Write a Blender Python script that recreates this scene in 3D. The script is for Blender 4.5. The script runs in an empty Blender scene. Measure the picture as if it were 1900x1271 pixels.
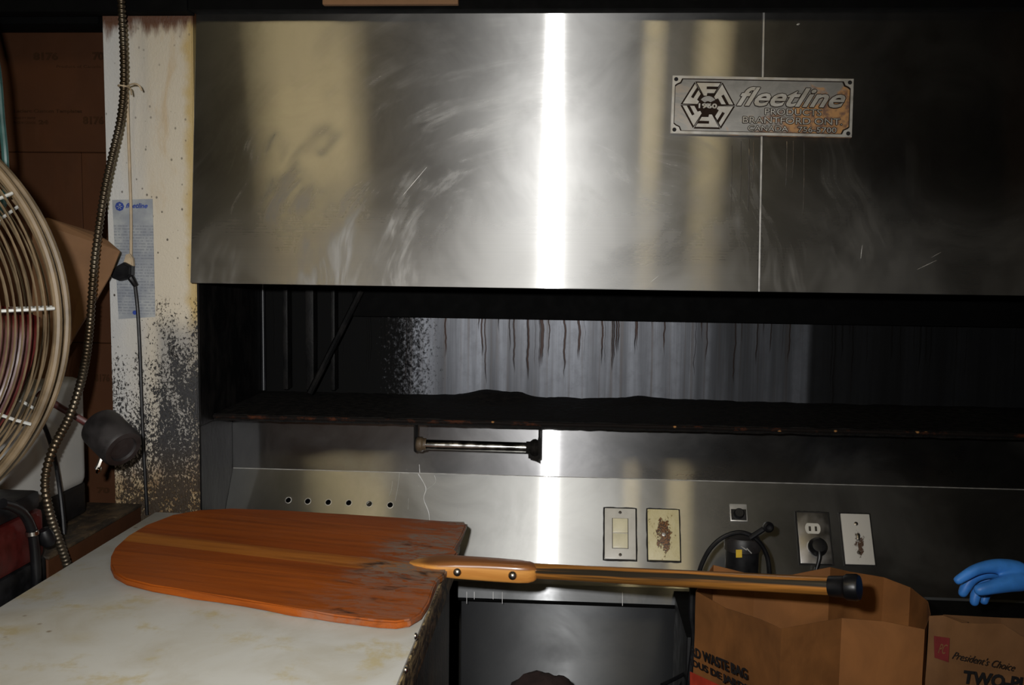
import bpy, bmesh, math, random
from mathutils import Vector, Matrix, noise as mnoise
random.seed(7)
sc = bpy.context.scene
col = sc.collection
W, H, F = 1900.0, 1271.0, 1800.0
CAM = Vector((0, 0, 1.45))
YAW, PITCH, ROLL = math.radians(3.634), math.radians(-5.130), math.radians(-0.7536)

# ------------------------------------------------------------------ camera
R3 = Matrix.Rotation(YAW, 3, 'Z') @ Matrix.Rotation(PITCH, 3, 'X') @ Matrix.Rotation(ROLL, 3, 'Y')
cam_d = bpy.data.cameras.new('camera')
cam = bpy.data.objects.new('camera', cam_d)
col.objects.link(cam)
cam_d.sensor_width = 36.0
cam_d.lens = 36.0 * F / W
cam_d.clip_start = 0.02
cam.matrix_world = Matrix.Translation(CAM) @ (R3 @ Matrix.Rotation(math.pi / 2, 3, 'X')).to_4x4()
sc.camera = cam

# ------------------------------------------------------------------ world, lights, exposure
sc.view_settings.view_transform = 'Standard'
sc.view_settings.look = 'None'
sc.view_settings.gamma = 1.0
sc.view_settings.use_curve_mapping = False
sc.view_settings.exposure = 0.0
wd = bpy.data.worlds.new('world')
sc.world = wd
wd.use_nodes = True
wd.node_tree.nodes['Background'].inputs[0].default_value = (0.9, 0.95, 1.0, 1)
wd.node_tree.nodes['Background'].inputs[1].default_value = 0.0015
sc.cycles.max_bounces = 6
sc.cycles.sample_clamp_indirect = 3.0

def area_light(name, loc, target, sx, sy, power, color, spread=180):
    d = bpy.data.lights.new(name, 'AREA')
    d.shape = 'RECTANGLE'; d.size = sx; d.size_y = sy
    d.energy = power; d.color = color
    d.spread = math.radians(spread)
    o = bpy.data.objects.new(name, d)
    col.objects.link(o)
    o.location = loc
    o.rotation_euler = (Vector(target) - Vector(loc)).to_track_quat('-Z', 'Y').to_euler()
    return o
# the camera's flash, a hand's width over the lens
FLASH = area_light('camera_flash', (-0.095, 0.02, 1.52), (-0.36, 2.0, 1.19), 0.036, 0.028, 9.5, (1.0, 0.985, 0.96), 95)

# ------------------------------------------------------------------ pixel -> place helpers
def ray(x, y):
    return R3 @ Vector(((x - W / 2) / F, 1.0, -(y - H / 2) / F))
def atY(x, y, Y):
    r = ray(x, y); return CAM + r * (Y / r.y)
def atX(x, y, X):
    r = ray(x, y); return CAM + r * ((X - CAM.x) / r.x)
def atZ(x, y, Z):
    r = ray(x, y); return CAM + r * ((Z - CAM.z) / r.z)
def atP(x, y, p0, n):
    r = ray(x, y); return CAM + r * ((Vector(p0) - CAM).dot(n) / r.dot(n))

# ------------------------------------------------------------------ object helpers
def tag(o, label=None, cat=None, group=None, kind=None):
    if label: o['label'] = label
    if cat: o['category'] = cat
    if group: o['group'] = group
    if kind: o['kind'] = kind
    return o
def thing(name, loc, label, cat, group=None, rot=None):
    o = bpy.data.objects.new(name, None)
    o.empty_display_size = 0.05
    col.objects.link(o)
    m = Matrix.Translation(Vector(loc))
    if rot is not None: m = m @ rot.to_4x4()
    o.matrix_world = m
    o['_m'] = [x for r in m for x in r]
    tag(o, label, cat, group)
    return o
def gm(o):
    m = Matrix.Identity(4); c = []
    while o: c.append(o); o = o.parent
    for q in reversed(c): m = m @ q.matrix_basis
    return m
def link(name, bm, mat, parent=None, smooth=True, loc=None, ang=35, own=None):
    """bm is in world space"""
    if parent is None and loc is None:
        xs = [v.co for v in bm.verts]
        loc = Vector(((min(v.x for v in xs) + max(v.x for v in xs)) / 2, (min(v.y for v in xs) + max(v.y for v in xs)) / 2, min(v.z for v in xs)))
    me = bpy.data.meshes.new(name)
    bmesh.ops.recalc_face_normals(bm, faces=bm.faces)
    if own is not None:
        bm.transform(own.inverted())
    elif parent is not None:
        bm.transform(gm(parent).inverted())
    else:
        bm.transform(Matrix.Translation(-Vector(loc)))
    bm.to_mesh(me); bm.free()
    if smooth:
        me.polygons.foreach_set('use_smooth', [True] * len(me.polygons))
        try: me.set_sharp_from_angle(angle=math.radians(ang))
        except Exception: pass
    if mat: me.materials.append(mat)
    o = bpy.data.objects.new(name, me)
    col.objects.link(o)
    if parent is not None:
        o.parent = parent
        if own is not None: o.matrix_basis = gm(parent).inverted() @ own
    elif own is not None: o.matrix_basis = own
    else: o.location = loc
    return o
def bm_box(x0, x1, y0, y1, z0, z1, bev=0.0, seg=2, bm=None):
    b = bmesh.new()
    bmesh.ops.create_cube(b, size=1.0)
    for v in b.verts:
        v.co = Vector((x0 + (v.co.x + .5) * (x1 - x0), y0 + (v.co.y + .5) * (y1 - y0), z0 + (v.co.z + .5) * (z1 - z0)))
    if bev > 0:
        bmesh.ops.bevel(b, geom=b.edges[:], offset=bev, segments=seg, affect='EDGES', profile=.6)
    return merge(bm, b)
def merge(bm, b):
    if bm is None: return b
    me = bpy.data.meshes.new('t'); b.to_mesh(me); b.free(); bm.from_mesh(me); bpy.data.meshes.remove(me)
    return bm
def xform(b, m):
    b.transform(m); return b
def frame(o, x, y):
    """matrix whose local x, y are the given directions"""
    x = Vector(x).normalized(); y = Vector(y); y = (y - x * y.dot(x)).normalized(); z = x.cross(y)
    m = Matrix((x, y, z)).transposed().to_4x4()
    return Matrix.Translation(Vector(o)) @ m
def bm_prism(poly, depth, m=None, bev=0.0, bm=None):
    """poly (2D), extruded along local +z by depth"""
    b = bmesh.new()
    vs = [b.verts.new((p[0], p[1], 0)) for p in poly]
    f = b.faces.new(vs)
    r = bmesh.ops.extrude_face_region(b, geom=[f])
    for v in [g for g in r['geom'] if isinstance(g, bmesh.types.BMVert)]: v.co.z += depth
    if bev > 0:
        es = [e for e in b.edges if abs(e.verts[0].co.z - e.verts[1].co.z) < 1e-7]
        bmesh.ops.bevel(b, geom=es, offset=bev, segments=2, affect='EDGES')
    if m is not None: b.transform(m)
    return merge(bm, b)
def smooth_pts(pts, n=8):
    P = [Vector(p) for p in pts]
    if len(P) < 3: return [P[0].lerp(P[-1], i / n) for i in range(n + 1)]
    out = []
    for i in range(len(P) - 1):
        p0 = P[max(i - 1, 0)]; p1 = P[i]; p2 = P[i + 1]; p3 = P[min(i + 2, len(P) - 1)]
        for k in range(n):
            t = k / n
            out.append(.5 * ((2 * p1) + (-p0 + p2) * t + (2 * p0 - 5 * p1 + 4 * p2 - p3) * t * t + (-p0 + 3 * p1 - 3 * p2 + p3) * t ** 3))
    out.append(P[-1].copy())
    return out
def bm_tube(pts, r, seg=10, closed=False, bm=None, caps=True, flat=1.0):
    """r: number or function(index fraction 0..1)"""
    b = bmesh.new()
    n = len(pts); rings = []
    up = Vector((0, 0, 1)); prev = None
    for i, p in enumerate(pts):
        if closed: t = pts[(i + 1) % n] - pts[i - 1]
        else: t = pts[min(i + 1, n - 1)] - pts[max(i - 1, 0)]
        t = t.normalized()
        if prev is None:
            a = up if abs(t.dot(up)) < .9 else Vector((1, 0, 0))
            u = (a - t * a.dot(t)).normalized()
        else:
            u = (prev - t * prev.dot(t)).normalized()
        prev = u; v = t.cross(u)
        rr = r(i / max(n - 1, 1)) if callable(r) else r
        rings.append([b.verts.new(p + (u * math.cos(2 * math.pi * k / seg) + v * math.sin(2 * math.pi * k / seg) * flat) * rr) for k in range(seg)])
    for i in range(n if closed else n - 1):
        A, B = rings[i], rings[(i + 1) % n]
        for k in range(seg):
            b.faces.new((A[k], A[(k + 1) % seg], B[(k + 1) % seg], B[k]))
    if caps and not closed:
        b.faces.new(list(reversed(rings[0]))); b.faces.new(rings[-1])
    return merge(bm, b)
def bm_lathe(prof, m, seg=28, bm=None):
    """prof: (radius, height) along local z"""
    b = bmesh.new(); rings = []
    for (r, h) in prof:
        if r < 1e-6: rings.append([b.verts.new((0, 0, h))])
        else: rings.append([b.verts.new((r * math.cos(2 * math.pi * k / seg), r * math.sin(2 * math.pi * k / seg), h)) for k in range(seg)])
    for A, B in zip(rings, rings[1:]):
        for k in range(seg):
            a0, a1 = A[k % len(A)], A[(k + 1) % len(A)]; b0, b1 = B[k % len(B)], B[(k + 1) % len(B)]
            q = []
            for v in (a0, a1, b1, b0):
                if v not in q: q.append(v)
            if len(q) > 2: b.faces.new(q)
    b.transform(m)
    return merge(bm, b)
def axis_m(p, d):
    return Matrix.Translation(Vector(p)) @ Vector(d).normalized().to_track_quat('Z', 'Y').to_matrix().to_4x4()
def bm_text(s, size, m, depth=.0006, shear=0.0, off=0.0, align='LEFT', spacing=1.0, bm=None, width=None, height=None, xs=1.0):
    c = bpy.data.curves.new('t', 'FONT')
    c.body = s; c.size = size; c.extrude = depth / 2; c.shear = shear; c.offset = off
    c.align_x = align; c.space_character = spacing; c.resolution_u = 3
    o = bpy.data.objects.new('t', c); col.objects.link(o)
    dg = bpy.context.evaluated_depsgraph_get(); dg.update()
    me = bpy.data.meshes.new_from_object(o.evaluated_get(dg))
    b = bmesh.new(); b.from_mesh(me)
    bpy.data.objects.remove(o); bpy.data.curves.remove(c); bpy.data.meshes.remove(me)
    if width:
        a0 = min(v.co.x for v in b.verts); a1 = max(v.co.x for v in b.verts)
        k = width / (a1 - a0)
        for v in b.verts: v.co.x = (v.co.x - a0) * k
    if height:
        a0 = min(v.co.y for v in b.verts); a1 = max(v.co.y for v in b.verts)
        k = height / (a1 - a0)
        for v in b.verts: v.co.y = (v.co.y - a0) * k
    b.transform(m)
    return merge(bm, b)
def applied(o, mods):
    """bake modifiers into a new mesh"""
    dg = bpy.context.evaluated_depsgraph_get(); dg.update()
    me = bpy.data.meshes.new_from_object(o.evaluated_get(dg))
    old = o.data
    o.modifiers.clear(); o.data = me
    bpy.data.meshes.remove(old)
    return o

# ------------------------------------------------------------------ materials
class NT:
    def __init__(s, name):
        s.m = bpy.data.materials.new(name); s.m.use_nodes = True
        s.t = s.m.node_tree; s.p = s.t.nodes['Principled BSDF']; s.out = s.t.nodes['Material Output']
        g = s.t.nodes.new('ShaderNodeNewGeometry'); s.pos = g.outputs['Position']
        s.obj = s.t.nodes.new('ShaderNodeTexCoord').outputs['Object']
    def _in(s, sock, v):
        if v is None: return
        if isinstance(v, bpy.types.NodeSocket): s.t.links.new(v, sock)
        elif isinstance(v, (tuple, list)) and len(v) == 3 and sock.type == 'RGBA': sock.default_value = (*v, 1)
        else: sock.default_value = v
    def math(s, op, a, b=None, c=None, clamp=False):
        n = s.t.nodes.new('ShaderNodeMath'); n.operation = op; n.use_clamp = clamp
        s._in(n.inputs[0], a); s._in(n.inputs[1], b); s._in(n.inputs[2], c)
        return n.outputs[0]
    def add(s, a, b): return s.math('ADD', a, b)
    def sub(s, a, b): return s.math('SUBTRACT', a, b)
    def mul(s, a, b): return s.math('MULTIPLY', a, b)
    def sep(s, v):
        n = s.t.nodes.new('ShaderNodeSeparateXYZ'); s._in(n.inputs[0], v); return n.outputs
    def comb(s, x, y, z):
        n = s.t.nodes.new('ShaderNodeCombineXYZ')
        for i, q in enumerate((x, y, z)): s._in(n.inputs[i], q)
        return n.outputs[0]
    def scale(s, v, k):
        n = s.t.nodes.new('ShaderNodeVectorMath'); n.operation = 'MULTIPLY'; s._in(n.inputs[0], v); n.inputs[1].default_value = k
        return n.outputs[0]
    def noise(s, v, sc_, det=4, rough=.55, dist=0.0):
        n = s.t.nodes.new('ShaderNodeTexNoise'); s._in(n.inputs['Vector'], v)
        n.inputs['Scale'].default_value = sc_; n.inputs['Detail'].default_value = det
        n.inputs['Roughness'].default_value = rough; n.inputs['Distortion'].default_value = dist
        return n.outputs[0]
    def voro(s, v, sc_):
        n = s.t.nodes.new('ShaderNodeTexVoronoi'); s._in(n.inputs['Vector'], v); n.inputs['Scale'].default_value = sc_
        return n.outputs
    def ramp(s, f, a, b, lo=0.0, hi=1.0, smooth=True):
        n = s.t.nodes.new('ShaderNodeMapRange'); n.interpolation_type = 'SMOOTHSTEP' if smooth else 'LINEAR'
        s._in(n.inputs[0], f); s._in(n.inputs[1], a); s._in(n.inputs[2], b); s._in(n.inputs[3], lo); s._in(n.inputs[4], hi)
        return n.outputs[0]
    def mix(s, f, a, b):
        n = s.t.nodes.new('ShaderNodeMix'); n.data_type = 'RGBA'
        s._in(n.inputs[0], f); s._in(n.inputs[6], a); s._in(n.inputs[7], b)
        return n.outputs[2]
    def bump(s, h, dist, strength=1.0):
        n = s.t.nodes.new('ShaderNodeBump'); s._in(n.inputs['Height'], h)
        n.inputs['Distance'].default_value = dist; n.inputs['Strength'].default_value = strength
        s.t.links.new(n.outputs[0], s.p.inputs['Normal']); return n.outputs[0]
    def set(s, **k):
        for a, v in k.items():
            s._in(s.p.inputs[{'base': 'Base Color', 'rough': 'Roughness', 'metal': 'Metallic', 'spec': 'Specular IOR Level', 'aniso': 'Anisotropic',
                              'trans': 'Transmission Weight', 'ior': 'IOR', 'coat': 'Coat Weight', 'tangent': 'Tangent', 'emis': 'Emission Color', 'emis_s': 'Emission Strength'}[a]], v)
        return s.m
def simple(name, c, rough=.6, metal=0.0, spec=.5, var=.12, sc_=30, bump=0.0):
    n = NT(name)
    f = n.noise(n.obj, sc_, 5)
    d = tuple(x * (1 - var * 2) for x in c); e = tuple(min(1, x * (1 + var)) for x in c)
    n.set(base=n.mix(n.ramp(f, .3, .7), d, e), rough=n.ramp(f, .3, .7, max(rough - .08, .03), min(rough + .08, 1)), metal=metal, spec=spec)
    if bump: n.bump(f, bump)
    return n.m

def steel(name, tone=(.60, .60, .59), centre=None, r1=.24, r2=.42, amount=.6, scuff=1.0, grime=.02, tang=(0, 0.1, 1), fine='z', dull=None):
    n = NT(name); x, y, z = n.sep(n.pos)
    # fine horizontal brushing
    brush = n.noise(n.scale(n.pos, (2.0, 40.0, 420.0) if fine == 'z' else (420, 40, 2)), 1.0, 3)
    cloud = n.noise(n.pos, 5.0, 5, .6, .6)
    sm = cloud
    if centre is not None:
        dx = n.sub(x, centre[0]); dz = n.sub(z, centre[1])
        wv_ = n.noise(n.pos, 3.0, 2)
        dx = n.add(dx, n.mul(n.sub(wv_, .5), .25)); dz = n.add(dz, n.mul(n.sub(wv_, .5), .12))
        rad = n.math('SQRT', n.add(n.mul(dx, dx), n.mul(dz, dz)))
        th = n.math('ARCTAN2', dz, dx)
        pol = n.comb(n.mul(rad, 26.0), n.mul(th, 2.2), n.mul(x, 1.0))
        arcs = n.noise(pol, 1.0, 6, .62, .3)
        pol2 = n.comb(n.mul(rad, 110.0), n.mul(th, 3.5), 3.0)
        arcf = n.noise(pol2, 1.0, 3, .6)
        msk = n.mul(n.ramp(rad, .20, .34), n.ramp(rad, .95, .5))
        low = n.ramp(z, 1.85, 1.5, .25, 1.0)
        patch = n.ramp(n.noise(n.scale(n.pos, (1, 1, 1.4)), 6.5, 3, .6), .40, .58)
        side_ = n.ramp(x, .02, .25, 1.0, .45)
        sm = n.mul(n.mul(n.ramp(arcs, .46, .68), n.ramp(arcf, .34, .62, .45, 1.25)), n.mul(n.mul(msk, side_), n.mul(low, patch)))
        sm = n.add(sm, n.mul(n.ramp(cloud, .35, .7, .4, 1.0), n.ramp(z, 1.66, 1.40, .0, .85)))
    else:
        sm = n.mul(n.ramp(cloud, .5, .8), .5)
    sm = n.mul(sm, scuff)
    rr = n.add(n.ramp(brush, .3, .7, r1 - .01, r1 + .01), n.mul(sm, .22))
    # sharp across the brushing, drawn out along the height
    k = n.t.nodes.new('ShaderNodeBsdfAnisotropic')
    n._in(k.inputs['Color'], n.mix(n.ramp(brush, .25, .75), tuple(c * .86 for c in tone), tone))
    n._in(k.inputs['Roughness'], rr); k.inputs['Anisotropy'].default_value = .92
    n.t.links.new(n.comb(1.0, 0.0, 0.0), k.inputs['Tangent'])
    # second, broader lobe from wiping and grease
    g = n.t.nodes.new('ShaderNodeBsdfAnisotropic')
    g.inputs['Color'].default_value = (*[c * .80 for c in tone], 1)
    n._in(g.inputs['Roughness'], n.add(r2, n.mul(sm, .20))); g.inputs['Anisotropy'].default_value = .62
    n.t.links.new(n.comb(1.0, 0.0, 0.0), g.inputs['Tangent'])   # this node is smooth along its tangent
    mx = n.t.nodes.new('ShaderNodeMixShader')
    n._in(mx.inputs[0], n.math('ADD', n.mul(sm, .38), n.ramp(cloud, .3, .7, amount - .08, amount + .08), clamp=True))
    n.t.links.new(k.outputs[0], mx.inputs[1]); n.t.links.new(g.outputs[0], mx.inputs[2])
    df = n.t.nodes.new('ShaderNodeBsdfDiffuse')
    gc = (.30, .29, .27) if dull is None else dull
    df.inputs['Color'].default_value = (*gc, 1)
    m2 = n.t.nodes.new('ShaderNodeMixShader')
    n._in(m2.inputs[0], n.math('ADD', n.mul(sm, .16), n.ramp(cloud, .35, .7, grime * .6, grime * 1.6), clamp=True))
    n.t.links.new(mx.outputs[0], m2.inputs[1]); n.t.links.new(df.outputs[0], m2.inputs[2])
    bn = n.t.nodes.new('ShaderNodeBump'); n._in(bn.inputs['Height'], brush); bn.inputs['Distance'].default_value = .00002; bn.inputs['Strength'].default_value = .3
    b = bn.outputs[0]
    n.t.links.new(b, g.inputs['Normal']); n.t.links.new(b, k.inputs['Normal'])
    n.t.nodes.remove(n.p)
    n.t.links.new(m2.outputs[0], n.out.inputs['Surface'])
    return n.m

M = {}
M['hood'] = steel('brushed_hood_steel', centre=(-.08, 1.34), r1=.20, r2=.435, amount=.38)
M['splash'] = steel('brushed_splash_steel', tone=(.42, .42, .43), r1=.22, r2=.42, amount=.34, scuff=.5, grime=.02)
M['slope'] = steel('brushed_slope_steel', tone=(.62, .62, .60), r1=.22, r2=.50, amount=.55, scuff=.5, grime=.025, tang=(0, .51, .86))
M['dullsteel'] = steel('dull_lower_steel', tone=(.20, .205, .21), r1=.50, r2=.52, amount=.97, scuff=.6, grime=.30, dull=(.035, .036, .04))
M['lip'] = steel('lip_steel', tone=(.42, .43, .44), r1=.40, r2=.60, amount=.6, scuff=1.0, grime=.5, dull=(.13, .135, .14))
M['steeltrim'] = simple('steel_trim', (.26, .25, .24), .40, 1.0)
M['chrome'] = simple('worn_chrome', (.42, .41, .39), .2, 1.0, var=.2, sc_=40)
M['black'] = simple('black_rubber', (.005, .005, .006), .42, spec=.35, bump=.0004)
M['soot'] = simple('baked_black_soot', (.005, .004, .0035), .8, spec=.15, var=.4, sc_=60, bump=.004)
M['blackmetal'] = simple('black_painted_metal', (.007, .007, .008), .5, spec=.3, var=.3)
M['cream'] = simple('cream_wire', (.13, .092, .052), .45, var=.25, sc_=15)
M['white_pl'] = simple('white_enamel', (.40, .40, .38), .4, var=.05, sc_=6)
M['red'] = simple('red_paint', (.055, .004, .003), .45, var=.2)
M['glove'] = simple('blue_nitrile', (.045, .23, .70), .5, var=.12, sc_=25, bump=.001)
M['darkcloth'] = simple('dark_cloth', (.008, .008, .010), .9, spec=.1)
M['skin'] = simple('skin', (.42, .24, .17), .5, var=.06)
M['hair'] = simple('dark_hair', (.02, .012, .008), .6)
M['cord'] = simple('beige_cord', (.42, .33, .22), .6)
M['ink'] = simple('black_ink', (.012, .011, .012), .7, spec=.2)
M['oldink'] = simple('faded_ink', (.02, .012, .008), .8, spec=.1)
M['boxink'] = simple('box_print', (.035, .015, .006), .8, spec=.1)
M['orange_ink'] = simple('red_orange_print', (.42, .035, .012), .7)
M['red_ink'] = simple('dark_red_print', (.16, .012, .012), .7)
M['blueink'] = simple('blue_print', (.02, .05, .28), .6)
M['greyblock'] = simple('dark_grey_iron', (.020, .017, .017), .55, var=.3, sc_=20, bump=.0006)
M['yellow'] = simple('yellow_label', (.55, .36, .02), .6)
M['wall'] = simple('grimy_wall_paint', (.05, .047, .042), .8, var=.2, sc_=3)
M['floor'] = simple('quarry_tile', (.05, .03, .025), .6, var=.2, sc_=6)
M['ceil'] = simple('ceiling_board', (.012, .011, .009), .9, var=.1, sc_=4)
M['brass'] = simple('dull_screw', (.35, .33, .30), .3, 1.0)
M['ivory'] = simple('ivory_plastic', (.60, .55, .38), .4, var=.04, sc_=60)
M['whiteplate'] = simple('white_plate_plastic', (.50, .48, .43), .4, var=.03, sc_=60)
M['drip'] = simple('dried_white_drip', (.62, .62, .62), .6)
M['caulk'] = simple('black_sealant', (.006, .005, .004), .7)

def mat_kraft(name, c=(.36, .19, .085), dark=.6):
    n = NT(name)
    f = n.noise(n.obj, 9, 6, .6, .5); fib = n.noise(n.scale(n.obj, (260, 260, 12)), 1, 3)
    wr = n.noise(n.obj, 11, 2, .5, .3)
    base = n.mix(n.ramp(f, .3, .75), tuple(q * dark for q in c), c)
    n.set(base=n.mix(n.mul(fib, .25), base, tuple(q * .7 for q in c)), rough=.75, spec=.25)
    n.bump(n.add(wr, n.mul(fib, .03)), .007, .6)
    return n.m
M['kraft'] = mat_kraft('kraft_paper', (.23, .092, .026))
M['kraft2'] = mat_kraft('kraft_paper_far', (.21, .10, .040), .65)
M['card'] = mat_kraft('cardboard', (.055, .018, .0045), .8)
M['tan'] = mat_kraft('tan_card', (.20, .105, .050), .75)

def mat_post():
    n = NT('grease_stained_white_paint'); x, y, z = n.sep(n.pos); p = n.pos
    big = n.noise(n.scale(p, (9, 9, 3)), 1, 5, .6, .4)
    base = n.mix(n.ramp(n.add(x, n.mul(big, .12)), -.90, -.80), (.50, .50, .49), (.50, .45, .36))
    base = n.mix(n.mul(n.ramp(n.noise(n.scale(p, (14, 14, 5)), 1, 5, .65, .6), .52, .72), n.ramp(x, -.90, -.84, .0, .5)), base, (.42, .29, .14))
    edge = n.mul(n.ramp(n.add(x, n.mul(n.noise(p, 25, 4), .03)), -.797, -.774), .75)
    base = n.mix(edge, base, (.40, .27, .06))
    rust = n.ramp(n.add(z, n.mul(n.noise(n.scale(p, (40, 40, 8)), 1, 5, .7), .09)), 1.925, 1.96)
    base = n.mix(rust, base, (.10, .04, .018))
    # sparse specks
    v = n.voro(n.scale(p, (1, 1, .8)), 95)
    sel = n.math('GREATER_THAN', n.sep(v['Color'])[0], .80)
    speck = n.mul(n.mul(n.ramp(v['Distance'], .26, .14), sel), n.ramp(z, 1.95, 1.3, .35, 1.0))
    base = n.mix(speck, base, (.03, .02, .012))
    # grey haze band low on the post
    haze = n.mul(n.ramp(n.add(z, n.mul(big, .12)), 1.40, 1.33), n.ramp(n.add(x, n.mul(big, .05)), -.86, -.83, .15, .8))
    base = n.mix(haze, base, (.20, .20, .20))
    # crusted grime, thicker to the right and down
    g1 = n.noise(n.scale(p, (210, 210, 140)), 1, 7, .74, .3)
    g2 = n.noise(n.scale(p, (22, 22, 9)), 1, 4, .6, .6)
    gv = n.add(n.mul(g1, .72), n.mul(g2, .28))
    T = n.ramp(z, 1.36, 1.12, .560, .462)
    left = n.mul(n.ramp(x, -.855, -.895), n.ramp(z, .95, 1.06))
    T = n.add(T, n.mul(left, .05))
    T = n.add(T, n.mul(n.ramp(x, -.80, -.776), -.05))
    gr = n.math('MULTIPLY', n.ramp(gv, T, n.add(T, .025)), n.ramp(z, 1.36, 1.33))
    tan_ = n.mix(n.ramp(n.noise(p, 90, 3), .4, .65), (.34, .25, .14), (.16, .09, .035))
    base = n.mix(n.ramp(n.add(z, n.mul(g2, .12)), 1.12, .98), base, tan_)
    base = n.mix(gr, base, n.mix(n.ramp(z, 1.08, .95), (.018, .018, .02), (.03, .018, .008)))
    n.set(base=base, rough=n.ramp(gr, 0, 1, .45, .5), spec=.5)
    n.bump(n.add(gr, n.mul(g1, .4)), .0035, .9)
    return n.m
M['post'] = mat_post()

def mat_back():
    n = NT('sooty_streaked_steel'); x, y, z = n.sep(n.pos); p = n.pos
    st = n.noise(n.scale(p, (16, 16, .5)), 1, 5, .62)
    st2 = n.noise(n.scale(p, (70, 70, .9)), 1, 3, .6)
    c = n.mix(n.ramp(st, .34, .66), (.055, .057, .063), (.145, .153, .172))
    bl = n.noise(n.scale(p, (30, 30, 22)), 1, 6, .7)
    c = n.mix(n.ramp(bl, .4, .7, 0, .45), c, (.07, .072, .08))
    c = n.mix(n.mul(n.ramp(st2, .50, .68), .55), c, (.06, .05, .045))
    # brown running drips
    wob = n.mul(n.sub(n.noise(n.scale(p, (4, 4, 20)), 1, 2), .5), .012)
    col1 = n.noise(n.comb(n.mul(n.add(x, wob), 120.0), 0.0, 0.3), 1, 1)
    ln = n.noise(n.comb(n.mul(n.add(x, wob), 40.0), 5.0, 0.0), 1, 1)
    dl = n.ramp(z, n.sub(1.50, n.mul(ln, .62)), n.sub(1.54, n.mul(ln, .62)))
    drip = n.mul(n.mul(n.ramp(col1, .60, .64), dl), .9)
    c = n.mix(drip, c, (.025, .014, .010))
    # soot closing in at the left; flash falloff painted in dark at the right
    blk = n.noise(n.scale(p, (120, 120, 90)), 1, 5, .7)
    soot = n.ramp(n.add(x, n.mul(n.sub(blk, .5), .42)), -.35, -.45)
    flash_fade = n.add(n.ramp(x, .25, .42, 0, .45), n.ramp(x, .565, .585, 0, .5))
    c = n.mix(n.math('MAXIMUM', soot, flash_fade), c, (.0025, .0025, .0025))
    sfield = n.math('MAXIMUM', soot, flash_fade)
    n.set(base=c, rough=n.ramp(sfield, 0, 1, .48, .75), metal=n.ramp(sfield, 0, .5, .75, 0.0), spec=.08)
    n.bump(n.add(st, drip), .002, .4)
    return n.m
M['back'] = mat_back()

def mat_side():
    n = NT('greasy_black_panel')
    f = n.noise(n.scale(n.pos, (20, 20, 10)), 1, 6, .65)
    n.set(base=n.mix(n.ramp(f, .4, .7), (.002, .002, .0022), (.010, .009, .0085)), rough=.5, spec=.12)
    n.bump(f, .003, .6); return n.m
M['side'] = mat_side()
M['undersoot'] = simple('flat_black_soot', (.0015, .0015, .0015), .9, spec=.1)

def mat_table():
    n = NT('stained_white_table_laminate'); p = n.pos
    a = n.noise(p, 7, 6, .6, .6); b = n.noise(n.scale(p, (1, 1, 1)), 13, 6, .68, .15)
    base = n.mix(n.ramp(a, .35, .7), (.54, .54, .51), (.46, .44, .38))
    base = n.mix(n.mul(n.ramp(b, .52, .70), .7), base, (.44, .36, .17))
    v = n.voro(p, 38); sel = n.math('GREATER_THAN', n.sep(v['Color'])[1], .88)
    base = n.mix(n.mul(n.mul(n.ramp(v['Distance'], .22, .08), sel), .7), base, (.16, .10, .04))
    v2 = n.voro(p, 9); sel2 = n.math('GREATER_THAN', n.sep(v2['Color'])[0], .72)
    base = n.mix(n.mul(n.mul(n.ramp(v2['Distance'], .34, .1), sel2), .35), base, (.42, .33, .12))
    n.set(base=base, rough=n.ramp(b, .3, .7, .42, .58), spec=.35)
    return n.m
M['table'] = mat_table()
def mat_tside():
    n = NT('greasy_brown_side'); p = n.pos
    a = n.noise(n.scale(p, (30, 18, 3)), 1, 6, .7, .4); b = n.noise(p, 60, 4)
    c = n.mix(n.ramp(a, .4, .7), (.022, .017, .012), (.085, .055, .028))
    c = n.mix(n.mul(n.ramp(b, .62, .72), .5), c, (.22, .17, .10))
    n.set(base=c, rough=.5); n.bump(n.add(a, b), .003, .6); return n.m
M['tside'] = mat_tside()
def mat_crust():
    n = NT('yellow_crusted_edge'); p = n.pos
    a = n.noise(n.scale(p, (50, 30, 50)), 1, 6, .7, .6)
    c = n.mix(n.ramp(a, .42, .62), (.03, .018, .01), (.42, .31, .15))
    n.set(base=c, rough=.6); n.bump(a, .004, .8); return n.m
M['crust'] = mat_crust()

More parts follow.
